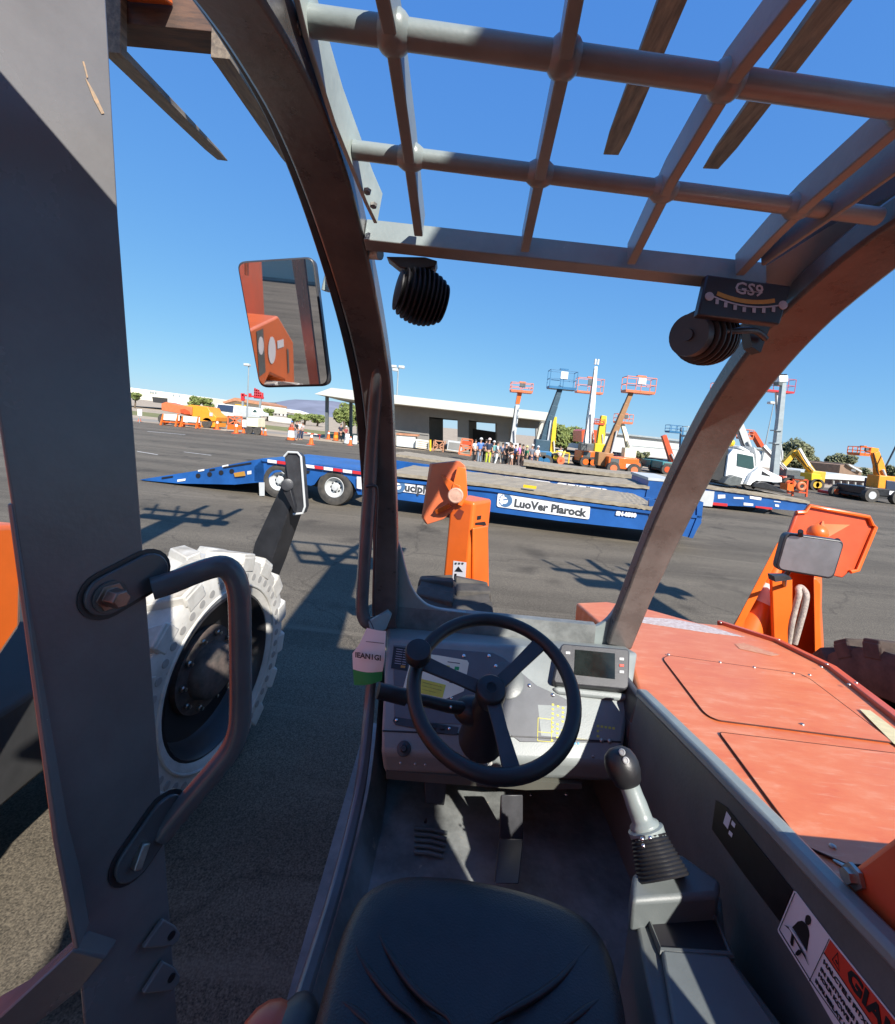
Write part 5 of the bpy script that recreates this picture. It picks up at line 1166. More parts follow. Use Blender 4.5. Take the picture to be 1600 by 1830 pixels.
lp([(740,900),(830,985),(845,1170),(780,1190),(765,1010)], 18.8, 1.0, M['lightgrey'], 'rear_guard', LD)
b = MB(); b.ball(P(*zl(430,850),19.2), .16, 10); b.build('beacon', M['yellow'], LD)
lp([(570,930),(545,900),(560,890),(690,960),(680,985)], 18.7, .8, M['white'], 'roof', LD)

# ================================================================== site buildings
def pprism(pts, Y, depth, mb=None):
    mb = mb or MB(); mb.prism([P(x, y, Y) for x, y in pts], (0,depth,0)); return mb
YB = 45
BL = empty('open_warehouse', V(P(840,780,YB).x, YB, 0), 'grey concrete warehouse with open bays and a flat projecting roof', 'building')
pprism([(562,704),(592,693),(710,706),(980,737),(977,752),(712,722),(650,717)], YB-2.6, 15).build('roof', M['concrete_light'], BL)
wall = MB()
for x0, x1, t0, t1, b0, b1 in ((698,767,722,730,800,812),(818,838,736,738,812,815),(889,909,745,747,822,826)): pprism([(x0,t0-3),(x1,t1-3),(x1,b1),(x0,b0)], YB, .5, wall)
for x0, x1, t0, t1, b0, b1 in ((767,818,727,733,745,750),(838,889,735,742,751,757),(909,976,744,752,763,767)): pprism([(x0,t0),(x1,t1),(x1,b1),(x0,b0)], YB, .5, wall)
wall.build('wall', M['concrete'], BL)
back = MB()
for x0, x1 in ((698,792),(824,852),(886,916),(958,968)): pprism([(x0,730+(x0-700)*.09),(x1,730+(x1-700)*.09),(x1,806+(x1-700)*.08),(x0,806+(x0-700)*.08)], YB+11.5, .5, back)
pprism([(698,728),(970,752),(970,764),(698,742)], YB+11.5, .5, back)
back.build('rear_wall', M['concrete'], BL)
for x0, x1, t0 in ((845,886,766),): pprism([(x0,t0),(x1,t0+6),(x1,t0+52),(x0,t0+42)], YB+7, .3).build('inner_door', M['darkinside'], BL)
for x, y0, y1 in ((584,705,787),(627,713,778)): pprism([(x-2.5,y0),(x+2.5,y0),(x+2,y1),(x-3,y1)], YB-1 if x < 600 else YB+9, .35).build('post', M['grey_dark'], BL)
pprism([(966,756),(974,757),(962,812),(953,812)], YB-1, .4).build('raking_column', M['concrete_light'], BL)
pprism([(700,770),(766,778),(766,779),(700,771)], YB-.03, .02).build('wall_joint', M['darkinside'], BL)
structure(pprism([(650,796),(700,799),(980,832),(980,836),(700,804),(650,800)], YB-3.2, 1.5).build('kerb', M['kerb']))
def simple(name, pts, Y, depth, mt, label, cat, group=None): return pprism(pts, Y, depth).thing(name, mt, label, cat, group)
o = simple('storage_container', [(709,776),(742,778),(746,801),(709,797)], 41, 2.2, M['shed'], 'pale site container beside the left end of the warehouse', 'container')
pprism([(714,781),(733,783),(733,796),(714,793)], 40.97, .02).build('container_door', M['paper'], o); pprism([(708,774),(747,777),(747,780),(708,777)], 40.9, 2.4).build('container_roof', M['terracotta'], o)
o = simple('crate', [(744,785),(766,788),(765,803),(743,800)], 40.5, 1.2, M['beige'], 'beige timber crate next to the pale site container', 'crate')
for k in range(4): pprism([(745,787.5+k*3.6),(765,790.5+k*3.6),(765,791.1+k*3.6),(745,788.1+k*3.6)], 40.48, .015).build('crate_slat_gap', M['brick'], o)
simple('bollard', [(768,786),(771,786),(771,806),(768,806)], 40, .2, M['yellow'], 'yellow steel bollard at the first warehouse bay', 'bollard')
o = simple('steel_bin', [(801,787),(826,790),(825,808),(799,804)], 40, 1.5, M['lightgrey'], 'light grey steel bin in front of the warehouse wall', 'bin')
pprism([(803,790),(824,792.5),(823,805),(801,802)], 39.97, .02).build('bin_panel', M['concrete'], o)
rk = empty('steel_rack', V(P(785,800,40).x, 40, 0), 'rusty orange steel rack standing in the first warehouse bay', 'rack')
b = MB()
for a, c in (((776,787),(774,806)),((793,789),(792,808)),((776,787),(793,789)),((775,796),(792,798)),((775,805),(793,790)),((776,787),(792,806))): b.bar(P(*a,40), P(*c,40), .1, .1, (0,1,0))
for a, c in (((779,786),(777,804)),((796,788),(795,806))): b.bar(P(*a,41), P(*c,41), .1, .1, (0,1,0))
b.build('rack_frame', M['terracotta'], rk); pprism([(777,797),(792,799),(791,803),(776,801)], 40.2, .8).build('rack_load', M['brick'], rk)
gt = empty('work_platform_gate', V(P(832,800,33).x, 33, 0), 'bright orange steel gate panel propped left of the crowd', 'gate')
b = MB()
for a, c in (((826,784),(845,786)),((845,786),(841,814)),((841,814),(820,811)),((820,811),(826,784)),((823,796),(843,799)),((822,808),(842,800)),((824,797),(834,805))): b.bar(P(*a,33), P(*c,33), .1, .1, (0,1,0))
b.build('gate_frame', M['orange_pale'], gt); pprism([(827,787),(843,789),(842,796),(825,794)], 33.02, .04).build('gate_panel', M['orange_red'], gt)
# far left buildings
o = simple('store_building', [(150,683),(236,693),(341,707),(341,724),(236,712),(150,700)], 110, 40, M['beige'], 'long low cream building on the far left skyline', 'building')
pprism([(272,709),(302,712),(302,722),(274,719)], 109.9, .2).build('loading_bay', M['darkinside'], o)
pprism([(300,711),(326,714),(326,724),(300,721)], 107, 3).build('white_wing', M['white'], o); pprism([(325,715.5),(331,716),(331,722),(325,721)], 109.9, .15).build('door', M['darkinside'], o)
for x in (268,272,277,309,319): pprism([(x,699+(x-268)*.13),(x+3,699.3+(x-268)*.13),(x+3,703+(x-268)*.13),(x,702.6+(x-268)*.13)], 109.9, .12).build('wall_lettering', M['galv'], o)
o = simple('tiled_house', [(402,722),(402,716),(420,711),(447,716),(462,722),(470,726),(470,737),(402,730)], 95, 14, M['beige'], 'red tiled house behind the parked bus', 'house')
pprism([(398,718),(420,710.5),(440,714),(463,720),(463,723),(420,716),(400,721)], 94, 16).build('roof', M['terracotta'], o); pprism([(420,722),(440,724),(438,728),(422,727)], 93, 1).build('awning', M['ochre'], o)
o = simple('tiled_house', [(488,734),(502,732),(514,731),(532,737),(532,746),(488,741)], 140, 12, M['white'], 'row of small white houses below the mountains', 'house')
pprism([(486,735),(505,731),(534,738),(534,740),(505,734.5),(486,738)], 139, 14).build('roof', M['beige'], o)
for k in range(5): pprism([(491+k*7,737.5+k*.8),(494+k*7,738+k*.8),(494+k*7,741.5+k*.8),(491+k*7,741+k*.8)], 139.9, .1).build('window', M['darkinside'], o)
simple('boundary_wall', [(480,743),(500,745),(520,748),(520,757),(480,752)], 85, .6, M['concrete_light'], 'pale boundary wall at the foot of the white houses', 'wall')
# red lattice sign frame
sg = empty('lattice_sign', V(P(450,712,80).x, 80, 0), 'red lattice sign frame above the tiled house', 'sign')
b = MB()
for k in range(5): b.bar(P(456+k*3.4,693.5+k*1.6+ (0 if k<3 else 2),80), P(455.5+k*3.6,712,80), .22, .22, (0,1,0))
for k in range(4): b.bar(P(455,697+k*4.6,80), P(471-(3-k)*2.6,698.5+k*4.6,80), .22, .22, (0,1,0))
b.build('sign_lattice', M['redwhite'], sg)
b = MB(); b.bar(P(434,706,80), P(471,711,80), .3, .5, (0,1,0)); b.bar(P(434,703,80), P(434.5,716,80), .5, .5, (0,1,0)); b.bar(P(447,703,80), P(447,710,80), .4, .4, (0,1,0)); b.build('sign_beam', M['redwhite'], sg)
b = MB(); b.bar(P(434.5,716,80), V(P(434.5,716,80).x,80,0), .3, .3, (0,1,0)); b.bar(P(466,711,80), V(P(466,711,80).x,80,0), .3, .3, (0,1,0)); b.build('sign_post', M['galv'], sg)
# bus and pickup on the far road
bu = empty('bus', V(P(400,738,58).x, 58, 0), 'dark-windowed bus parked on the far road', 'bus')
pprism([(384,734),(388,721),(418,724),(417,745),(384,741)], 58, 8).build('body', M['white'], bu, bevel=.1); pprism([(387,733),(390,722.5),(417,725),(416,737)], 57.9, .2).build('windscreen', mat('bus_glass', (.03,.05,.1), .15, var=.1), bu)
for x in (389,410):
    b = MB(); c = P(x, 741+(x-389)*.1, 57.9); b.cyl((c.x,c.y,.5),(c.x,c.y+.4,.5),.5); b.build('wheel', M['rubber'], bu)
pk = empty('pickup_truck', V(P(460,740,60).x, 60, 0), 'white pickup truck parked beneath the red lattice sign', 'pickup')
pprism([(450,741),(451,731),(456,729),(462,736),(470,738),(470,744)], 60, 2).build('body', M['white'], pk, bevel=.05); pprism([(452,735),(456,731),(460,737),(453,737)], 59.97, .05).build('window', M['glass'], pk)
for x in (454,467):
    b = MB(); c = P(x,742,59.95); b.cyl((c.x,c.y,.4),(c.x,c.y+.3,.4),.42); b.build('wheel', M['rubber'], pk)
# right hand buildings
o = simple('storage_shed', [(1060,770),(1094,775),(1240,792),(1400,806),(1400,838),(1240,824),(1060,806)], 62, 30, M['shed'], 'long pale grey shed behind the boom lifts', 'building')
pprism([(1060,769),(1400,805),(1400,807.5),(1060,772)], 61.6, .5).build('gutter', M['galv'], o)
pprism([(1130,796),(1240,806),(1240,807),(1130,797)], 61.95, .06).build('wall_joint', M['galv'], o)
simple('site_hut', [(1040,770),(1046,767),(1070,769),(1070,792),(1040,790)], 55, 4, M['orange_red'], 'red site hut behind the white telescopic boom', 'hut')
o = simple('garden_hut', [(1500,846),(1502,831),(1520,829),(1540,840),(1539,856),(1500,852)], 60, 6, M['brick'], 'brown gabled hut among the trees on the right', 'hut')
pprism([(1516,829),(1521,830.5),(1541,842),(1541,844.5),(1520,833)], 59.6, 7).build('roof', M['shed'], o); pprism([(1522,838),(1530,839),(1530,843),(1522,842)], 59.95, .1).build('window', M['white'], o)
o = simple('flat_roofed_shelter', [(1463,857),(1500,850),(1574,858),(1600,861),(1680,868),(1680,905),(1574,890),(1463,882)], 48, 5, M['purple_box'], 'dark flat-roofed shelter along the right edge of the lot', 'shelter')
pprism([(1460,851),(1500,846),(1576,856),(1700,868),(1700,872),(1576,861),(1462,855)], 47.4, 7).build('roof', M['shed'], o)
for k in range(7): pprism([(1490+k*13,858+k*1.3),(1491.4+k*13,858+k*1.3),(1491.4+k*13,880+k*1.5),(1490+k*13,880+k*1.5)], 47.6, .2).build('post', M['lightgrey'], o)
for k in range(3):
    x = 1454+k*8.5; simple('concrete_block', [(x,879+k*.8),(x+8,880+k*.8),(x+8,889+k*.8),(x,888+k*.8)], 36, 1.0, M['kerb'], ['concrete block left of two beside the yellow machine', 'middle concrete block of the three beside the yellow machine', 'concrete block nearest the red scissor lifts'][k], 'concrete block', 'concrete blocks at the lot edge')

# ================================================================== trees and shrubs
def tree(name, xc, ytop, ybot, wpx, Y, mt, label, n=1500, group=None, leaf=.34, stem=True, seed=1):
    rd = random.Random(seed); c = P(xc, (ytop+ybot)/2, Y); zt, zb = P(xc, ytop, Y).z, max(0, P(xc, ybot, Y).z); Rx = wpx*Y/FPX/2; Rz = (zt-zb)/2
    g = G(xc, ybot, 0) if False else V(c.x, Y, 0)
    t = empty(name, g, label, 'tree' if stem else 'shrub', group)
    cz_ = (zt+zb)/2
    lobes = [(V(rd.uniform(-.6,.6)*Rx, rd.uniform(-.6,.6)*Rx, rd.uniform(-.55,.6)*Rz), rd.uniform(.3,.52)) for k in range(11)]
    b = MB(); 
    for k in range(int(n*1.7)):
        l_, s_ = rd.choice(lobes); d = V(rd.gauss(0,1), rd.gauss(0,1), rd.gauss(0,1)).normalized()*rd.uniform(.55,1.05)**.6
        p = V(c.x, Y, cz_) + l_ + V(d.x*Rx*s_, d.y*Rx*s_, d.z*Rz*s_*1.1)
        u = V(rd.gauss(0,1), rd.gauss(0,1), rd.gauss(0,1)).normalized(); v = u.orthogonal().normalized(); s2 = leaf*.72*rd.uniform(.5,1.35)
        b.face([p-u*s2-v*s2*.4, p+u*s2*.3-v*s2*.6, p+u*s2+v*s2*.3, p-u*s2*.2+v*s2*.6])
    b.build('crown', mt, t, smooth=0)
    b = MB(); h = max(zb + Rz*.9, .6)
    b.tube([(c.x,Y,0),(c.x+.1,Y,h*.5),(c.x-.05,Y,h)], [Rx*.11+.05, Rx*.08+.04, Rx*.04+.02], 8)
    for k in range(4 if stem else 2):
        a = rd.uniform(0,6.28); b.tube([(c.x,Y,h*.6),(c.x+math.cos(a)*Rx*.35,Y+math.sin(a)*Rx*.35,h*.95+Rz*.3)], [Rx*.05+.02, .02], 6)
    b.build('trunk', M['trunk'], t)
    return t
tree('leafy_tree', 616, 716, 768, 36, 62, M['leaf2'], 'bright green leafy tree seen under the warehouse canopy, left of the inner post', 1800, 'trees beyond the lot', .3, seed=2)
tree('leafy_tree', 646, 726, 768, 34, 64, M['leaf2'], 'green tree under the canopy beside the windscreen pillar', 1300, 'trees beyond the lot', .3, seed=3)
tree('leafy_tree', 1012, 760, 804, 60, 66, M['leaf2'], 'round olive-green tree right of the warehouse end', 2200, 'trees beyond the lot', .34, seed=4)
tree('leafy_tree', 1422, 786, 842, 60, 70, M['leaf3'], 'tall dusty tree behind the light mast', 2200, 'trees beyond the lot', .36, seed=5)
tree('leafy_tree', 1450, 812, 855, 40, 72, M['leaf3'], 'lower dusty tree between the light mast and the yellow arm', 1200, 'trees beyond the lot', .36, seed=6)
tree('leafy_tree', 1495, 806, 852, 46, 74, M['leaf3'], 'grey-green tree left of the brown hut', 1800, 'trees beyond the lot', .36, seed=7)
tree('leafy_tree', 1548, 836, 858, 40, 76, M['leaf3'], 'low tree behind the brown hut', 900, 'trees beyond the lot', .36, seed=8)
tree('leafy_tree', 1598, 830, 868, 36, 76, M['leaf3'], 'tree cut by the right edge of the view behind the orange lift', 900, 'trees beyond the lot', .36, seed=9)
tree('leafy_tree', 1142, 805, 826, 30, 56, M['leaf3'], 'small tree against the pale shed', 900, 'trees beyond the lot', .22, seed=10)
for k, (x, y0, y1, wd, Y, lb) in enumerate(((352,709,726,26,98,'roadside shrub behind the orange boom machine'),(372,713,728,24,98,'roadside shrub left of the bus'),(478,731,744,22,96,'roadside shrub right of the white pickup'),(545,738,752,34,92,'wide green shrub left of the canopy post'),(568,741,756,30,92,'green shrub touching the canopy post'),(525,742,752,22,90,'small pale shrub below the white houses'),(242,702,714,22,100,'shrub beside the door pillar below the cream building'))):
    tree('roadside_shrub', x, y0, y1, wd, Y, M['leaf2'], lb, 600, 'roadside shrubs', .36, False, 20+k)

# buildings behind us, seen only in the side mirror
o = MB().box2((-14,-52,0), (2,-44,5.2)).thing('rear_store', M['beige'], 'pale building seen only as a reflection in the tall side mirror', 'building')
MB().box2((-8,-43.95,0), (-4,-43.9,3.6)).build('roller_door', M['shed'], o); MB().box2((-14.3,-52.3,5.2), (2.3,-43.7,5.6)).build('roof_edge', M['galv'], o)
# ================================================================== lamp posts
def lamp_post(x0, y0, x1, y1, Y, r, label, heads, group='lamp posts'):
    t = P(x1, y1, Y); o = empty('lamp_post', V(t.x, Y, 0), label, 'lamp post', group)
    bt = P(x0, y0, Y); b = MB(); b.tube([V(bt.x, Y, 0 if bt.z < 3 else bt.z-2), t], [r, r*.7], 10); b.build('pole', M['galv'], o)
    for hx, hy in heads:
        b = MB(); c = P(hx, hy, Y); b.bar(t, c, .08, .08, (0,1,0)); b.build('lamp_arm', M['galv'], o)
        b = MB(); b.box(c + V(0,0,.0), (.62,.55,.26)); b.build('lamp_head', M['lightgrey'], o, bevel=.05)
    return o
lamp_post(443,730,445,652,50,.09,'slim lamp post under the side mirror', [(442,652)])
lamp_post(705,800,712,658,47,.1,'lamp post with floodlights beside the left windscreen pillar', [(704,655),(707,661),(718,656)])
lp_ = lamp_post(1367,790,1383,722,48,.06,'thin floodlight pole left of the grey mast', [(1379,720)])
ms = empty('light_mast', V(P(1388,840,30).x, 30, 0), 'tall grey square mast with a white floodlight box', 'mast')
b = MB(); b.sweep([P(1382,862,30), P(1391,770,30), P(1400,684,30)], [(.4,.4),(.34,.34),(.26,.26)], (0,1,0)); b.build('mast_column', M['galv'], ms)
pprism([(1393,671),(1409,671),(1409,682),(1393,683)], 29.8, .6).build('floodlight_box', M['white'], ms, bevel=.03); pprism([(1392,682),(1399,682),(1398,689),(1392,688)], 29.8, .5).build('bracket', M['grey_dark'], ms)
for k in range(3): pprism([(1394+k*5,668.5),(1397+k*5,668.5),(1397+k*5,671),(1394+k*5,671)], 29.9, .2).build('lamp', M['darkinside'], ms)
for y in (768,791): pprism([(1385+(791-y)*.13,y),(1396+(791-y)*.13,y),(1396+(791-y)*.13,y+2.2),(1385+(791-y)*.13,y+2.2)], 29.72, .6).build('mast_collar', M['galv'], ms)

# ================================================================== boom lifts
def basket(root, xc, yt, yb, wpx, Y, mt, panel=True, tilt=.1):
    a, c = P(xc-wpx/2, yb-tilt*wpx/2*.95, Y), P(xc+wpx/2, yb+tilt*wpx/2*.95, Y); hgt = P(xc, yt, Y).z - P(xc, yb, Y).z; dp = V(0,.95,0)
    b = MB(); z1 = V(0,0,hgt); th = .04
    for q in (a, c, a+dp, c+dp, (a+c)/2, (a+c)/2+dp): b.bar(q, q+z1, th, th, (0,1,0))
    for f in (.5, 1.0):
        for p, q in ((a,c),(a+dp,c+dp),(a,a+dp),(c,c+dp)): b.bar(p+z1*f, q+z1*f, th, th, (0,.1,1))
    o = b.build('basket', mt, root)
    b = MB(); b.hexa([a-V(0,0,.1), c-V(0,0,.1), c+dp-V(0,0,.1), a+dp-V(0,0,.1), a+V(0,0,.08), c+V(0,0,.08), c+dp+V(0,0,.08), a+dp+V(0,0,.08)]); b.build('basket_floor', mt, o)
    if panel:
        m_ = (a+c)/2; b = MB(); b.box(m_ + z1*.72 + V(0,-.05,0), ((c-a).length*.26, .12, hgt*.42)); b.build('control_panel', M['sticker'] if panel == 1 else M['grey_dark'], o)
        b = MB(); b.box(m_ + z1*1.08 + V(0,.2,0), ((c-a).length*.3, .3, .1)); b.build('console_hood', mt, o)
    return o
def lift(label, Y, chassis, boom, bask, mc_, mb_, mk_, wheels=1, panel=1, cat='boom lift', group='boom lifts standing in the yard', name='boom_lift', steps=0):
    x0, x1, yt, yb = chassis; g = P((x0+x1)/2, yb, Y); o = empty(name, V(g.x, Y, 0), label, cat, group)
    sl_ = .094
    p = [P(x0, yt-(x1-x0)*sl_/2, Y), P(x1, yt+(x1-x0)*sl_/2, Y)]
    ztop = (p[0].z+p[1].z)/2; zb = .45
    b = MB(); b.box2((p[0].x, Y-.1, zb), (p[1].x, Y+2.1, max(ztop, zb+.5))); b.build('chassis', mc_, o, bevel=.05)
    if wheels:
        for xx in (p[0].x+.35, p[1].x-.35):
            for yy in (Y-.3, Y+2.0):
                b = MB(); b.cyl((xx,yy,.46),(xx,yy+.35,.46),.46,n=20); wv = b.build('wheel', M['rubber'], o)
                b = MB(); b.cyl((xx,yy-.02,.46),(xx,yy+.02,.46),.25,n=16); b.build('rim', mk_ if wheels == 1 else M['lightgrey'], wv)
    if boom:
        pts = [P(x, y, Y+1.0) for x, y, w_ in boom]
        wh = [(w_*(Y+1)/FPX, w_*(Y+1)/FPX*.9) for x, y, w_ in boom]
        b = MB()
        if steps:
            a, c = pts[0], pts[-1]; n = steps
            for k in range(n):
                f0, f1 = k/n, (k+1)/n; s0 = wh[0][0] + (wh[-1][0]-wh[0][0])*k/max(1,n-1)
                b.sweep([a.lerp(c, max(0, f0-.04)), a.lerp(c, f1)], [(s0, s0*.9), (s0, s0*.9)], (0,1,0))
        else:
            b.sweep(pts, wh, (0,1,0))
        bo = b.build('boom', mb_, o, bevel=.02)
        b = MB(); q = pts[0]; b.box(q + V(0,0,-.1), (1.1,.9,1.0)); b.build('turret', mb_ if mb_ is not M['white'] else M['grey_dark'], o, bevel=.05)
        b = MB(); a, c = pts[0], pts[-1]; b.tube([a.lerp(c,.05)+V(.28,-.35,-.2), a.lerp(c,.42)+V(.02,-.32,0)], .07, 8); b.build('lift_cylinder', M['lightgrey'], o)
        b = MB(); b.tube([a.lerp(c,.02)+V(-.22,-.3,.1), a.lerp(c,.35)+V(-wh[0][0]*.55,-.2,0), a.lerp(c,.97)+V(-wh[-1][0]*.6,-.15,0)], .035, 6); b.build('boom_hose', M['rim_black'], o)
    b = MB(); b.box2((p[0].x+.15, Y-.13, zb+.1), (p[0].x+.75, Y-.1, max(ztop, zb+.5)-.1)); b.build('side_vent', M['grey_dark'], o)
    b = MB(); b.box2((p[1].x-.9, Y-.13, zb+.15), (p[1].x-.35, Y-.1, zb+.4)); b.build('side_sticker', M['sticker'], o)
    b = MB(); b.box2((p[0].x-.05, Y-.05, .3), (p[1].x+.05, Y+1.9, zb)); b.build('axle_frame', M['darkinside'], o)
    if bask: basket(o, *bask, Y+.6, mk_, panel)
    return o
lift('orange and grey upright boom lift in front of the warehouse', 36, (906,934,812,830), [(914,800,9),(920,762,8),(925,724,7)], (933,684,699,38), M['orange'], M['lightgrey'], M['orange_pale'], panel=2)
pprism([(926,699),(934,699),(929,722),(922,722)], 36.9, .4).build('boom_head', M['orange'], bpy.context.scene.objects['boom_lift'])
lift('blue boom lift with a dark boom right of the crowd', 33, (958,986,806,826), [(968,795,14),(987,745,11),(1003,690,8)], (1006,662,693,48), M['blue_lift'], mat('dark_blue_boom', (.03,.07,.1), .5, var=.1), M['blue_lift'], steps=6)
lift('yellow boom lift half hidden by the blue one', 40, (972,1000,812,828), [(985,818,8),(989,775,8),(992,745,6)], None, M['yellow'], M['yellow'], M['yellow'])
lift('orange basket lift behind the white telescopic boom', 44, (1045,1072,812,830), [(1056,800,6),(1058,750,5),(1057,704,4)], (1055,676,701,46), M['orange'], M['orange_pale'], M['orange_pale'], panel=2)
lift('white telescopic crane boom rising highest above the yard', 38, (1040,1068,806,828), [(1047,800,11),(1057,740,9.5),(1065,655,5)], None, M['orange'], M['white'], M['orange'], cat='crane', name='telescopic_crane')
q_ = P(1066,650,39); b = MB(); b.box(q_ + V(-.12,0,.15), (.1,.3,.45)); b.box(q_ + V(.12,0,.15), (.1,.3,.45)); b.build('boom_head', M['white'], bpy.context.scene.objects['telescopic_crane'])
lift('yellow boom lift with a short thick boom and small basket', 42, (1060,1090,816,834), [(1071,800,12),(1075,770,12),(1079,743,9)], (1072,749,757,18), M['brown'], M['yellow'], M['orange_red'], panel=0)
lift('big orange boom lift with a long brown boom and orange basket', 32, (1088,1142,818,838), [(1079,818,12),(1101,765,10),(1128,702,7.5)], (1145,674,700,52), M['orange'], M['brown'], M['orange_pale'], steps=6)
lift('cream articulated boom lift with a low orange basket', 41, (1112,1146,818,834), [(1124,808,8),(1119,780,7),(1112,757,6)], (1117,740,755,28), M['orange'], M['cream'], M['orange_pale'], panel=2)
lift('short red-orange boom without basket right of the pale shed', 38, (1184,1212,826,842), [(1204,834,10),(1196,808,9),(1186,778,8)], None, M['teal'], M['orange_red'], M['orange_red'])
lift('pale blue boom lift with its basket to the left', 42, (1204,1230,824,840), [(1216,832,6),(1217,795,5),(1219,764,5)], (1208,760,772,22), M['blue_lift'], M['blue_lift'], M['blue_lift'], panel=0)
lift('teal basket lift beside the right windscreen pillar', 40, (1236,1262,828,842), [(1250,830,6),(1248,800,5),(1244,782,5)], (1240,763,780,26), M['teal'], M['galv'], M['galv'], panel=2)
lift('orange basket lift left of the grey mast, high above the pillar', 42, (1280,1310,832,848), [(1310,835,6),(1300,770,5),(1294,702,4)], (1294,684,702,30), M['orange'], M['lightgrey'], M['orange_pale'], panel=1)
lift('red basket lift directly behind the tall grey mast', 44, (1376,1406,844,858), [(1392,845,6),(1391,770,5),(1388,702,4)], (1394,676,699,52), M['orange'], M['lightgrey'], M['redwhite'], panel=2)
lift('grey boom leaning left over the white track loader', 30, (1330,1360,846,862), [(1340,815,13),(1331,788,12),(1318,752,11)], None, M['darkinside'], M['lightgrey'], M['white'])
lift('orange and white boom lift with lattice basket right of the loader', 34, (1398,1422,852,872), [(1410,848,6),(1386,822,6),(1364,797,7)], (1338,768,783,16), M['orange_red'], M['white'], M['orange_pale'], panel=0)
pprism([(1345,772),(1351,771),(1366,795),(1361,800)], 34.9, .5).build('boom_tip', M['orange_red'], [o for o in bpy.context.scene.objects if o.get('label','').startswith('orange and white boom lift')][0])
ya = lift('ochre knuckle-boom machine with a folded arm', 36, (1448,1468,852,878), [(1456,850,9),(1440,828,9),(1421,807,9)], None, M['yellow'], M['ochre'], M['ochre'], name='knuckle_boom_lift')
b = MB(); b.sweep([P(1422,806,37.2), P(1398,832,37.2)], (.38,.34), (0,1,0)); b.build('upper_arm', M['ochre'], ya)
b = MB(); b.sweep([P(1429,802,36.6), P(1438,818,36.6), P(1447,832,36.6)], (.16,.16), (0,1,0)); b.build('stay_arm', M['white'], ya)
pprism([(1451,846),(1467,848),(1465,874),(1450,872)], 35.8, 1.2).build('tower', M['yellow'], ya, bevel=.03)
nb_ = lift('amber-orange boom lift with a jib at the right edge of the lot', 29, (1544,1612,874,892), [(1574,860,14),(1570,830,12),(1563,808,10)], (1546,799,812,18), M['rim_black'], M['orange_amber'], M['orange'], wheels=2, panel=2)
b = MB(); b.sweep([P(1566,806,30.2), P(1553,804,30.2)], (.36,.34), (0,1,0)); b.build('jib', M['orange_amber'], nb_)
pprism([(1585,858),(1612,862),(1612,884),(1583,880)], 29.5, 1.6).build('cab', mat('dark_blue_cab', (.03,.04,.07), .4, var=.1), nb_, bevel=.04)
b = MB(); b.tube([P(1583,834,29.3), P(1604,792,29.3)], .05, 8); b.build('antenna_pole', M['rim_black'], nb_)
for k, (x, lb) in enumerate(((1497,'red scissor-lift chassis leftmost of three beside the dark shelter'),(1515,'middle red scissor-lift chassis of three beside the dark shelter'),(1534,'red scissor-lift chassis nearest the amber-orange boom lift'))):
    y = 882 + (x-1497)*.11; g = P(x, y+8, 31); o = empty('scissor_lift', V(g.x, 31, 0), lb, 'scissor lift', 'red scissor lifts in a row')
    pprism([(x-9,y-3),(x+8,y-1.4),(x+8,y+4),(x-9,y+2.4)], 31, 1.3).build('chassis', M['redwhite'], o, bevel=.03)
    for xx in (-7, 6):
        c = P(x+xx, y+4, 31); b = MB(); b.cyl((c.x,30.8,.36),(c.x,31.1,.36),.36,n=18); wv = b.build('wheel', M['rubber'], o); b = MB(); b.cyl((c.x,30.78,.36),(c.x,30.82,.36),.2,n=14); b.build('rim', M['orange_red'], wv)
    b = MB()
    for kk in range(2): b.bar(P(x-7,y-3-kk*3,31.3), P(x+7,y-4-kk*3,31.3), .07, .07, (0,1,0)); b.bar(P(x-7,y-5-kk*3,31.3), P(x+7,y-2.2-kk*3,31.3), .07, .07, (0,1,0))
    b.build('scissor_arms', M['purple_box'], o)
# hose reel machine, orange
hr = empty('hose_reel_cart', V(P(1430,885,27).x, 27, 0), 'orange hose reel cart at the end of the right trailer', 'hose reel')
c = P(1432,869,27); b = MB(); b.tube([c + V(math.cos(t)*.2,0,math.sin(t)*.2) for t in [2*math.pi*k/24 for k in range(24)]], .1, 10, closed=True); b.build('reel', M['orange_pale'], hr)
b = MB(); b.cyl(c+V(0,-.05,0), c+V(0,.3,0), .11); b.build('reel_core', M['darkinside'], hr)
b = MB()
for a, d in (((1418,856),(1416,886)),((1443,858),(1441,888)),((1418,856),(1443,858)),((1417,878),(1442,881)),((1408,862),(1408,882)),((1408,862),(1418,860)),((1408,880),(1418,882))): b.bar(P(*a,27.3), P(*d,27.3), .09, .09, (0,1,0))
b.build('cart_frame', M['orange_red'], hr); pprism([(1420,850),(1438,852),(1438,857),(1420,855)], 27.2, .6).build('engine_box', M['grey_dark'], hr); pprism([(1408,864),(1420,866),(1419,878),(1407,876)], 27.1, .6).build('tank', M['orange'], hr)
# small wheeled orange machine by the crowd
om = empty('tow_dolly', V(P(1003,838,30).x, 30, 0), 'small orange wheel dolly right of the blue boom lift', 'dolly')
c = P(1003,823,30); b = MB(); b.cyl(c, c+V(0,.25,0), .25, n=24); b.build('wheel', M['orange_pale'], om); b = MB(); b.cyl(c-V(0,.02,0), c, .09, n=14); b.build('hub', M['orange_red'], om)
b = MB(); b.bar(P(1003,823,30.1), P(1010,806,30.3), .08, .08, (0,1,0)); b.bar(P(994,806,30.3), P(1018,810,30.3), .08, .08, (0,1,0)); b.bar(P(1018,810,30.3), P(1016,828,30.3), .08, .08, (0,1,0)); b.build('frame', M['yellow'], om)
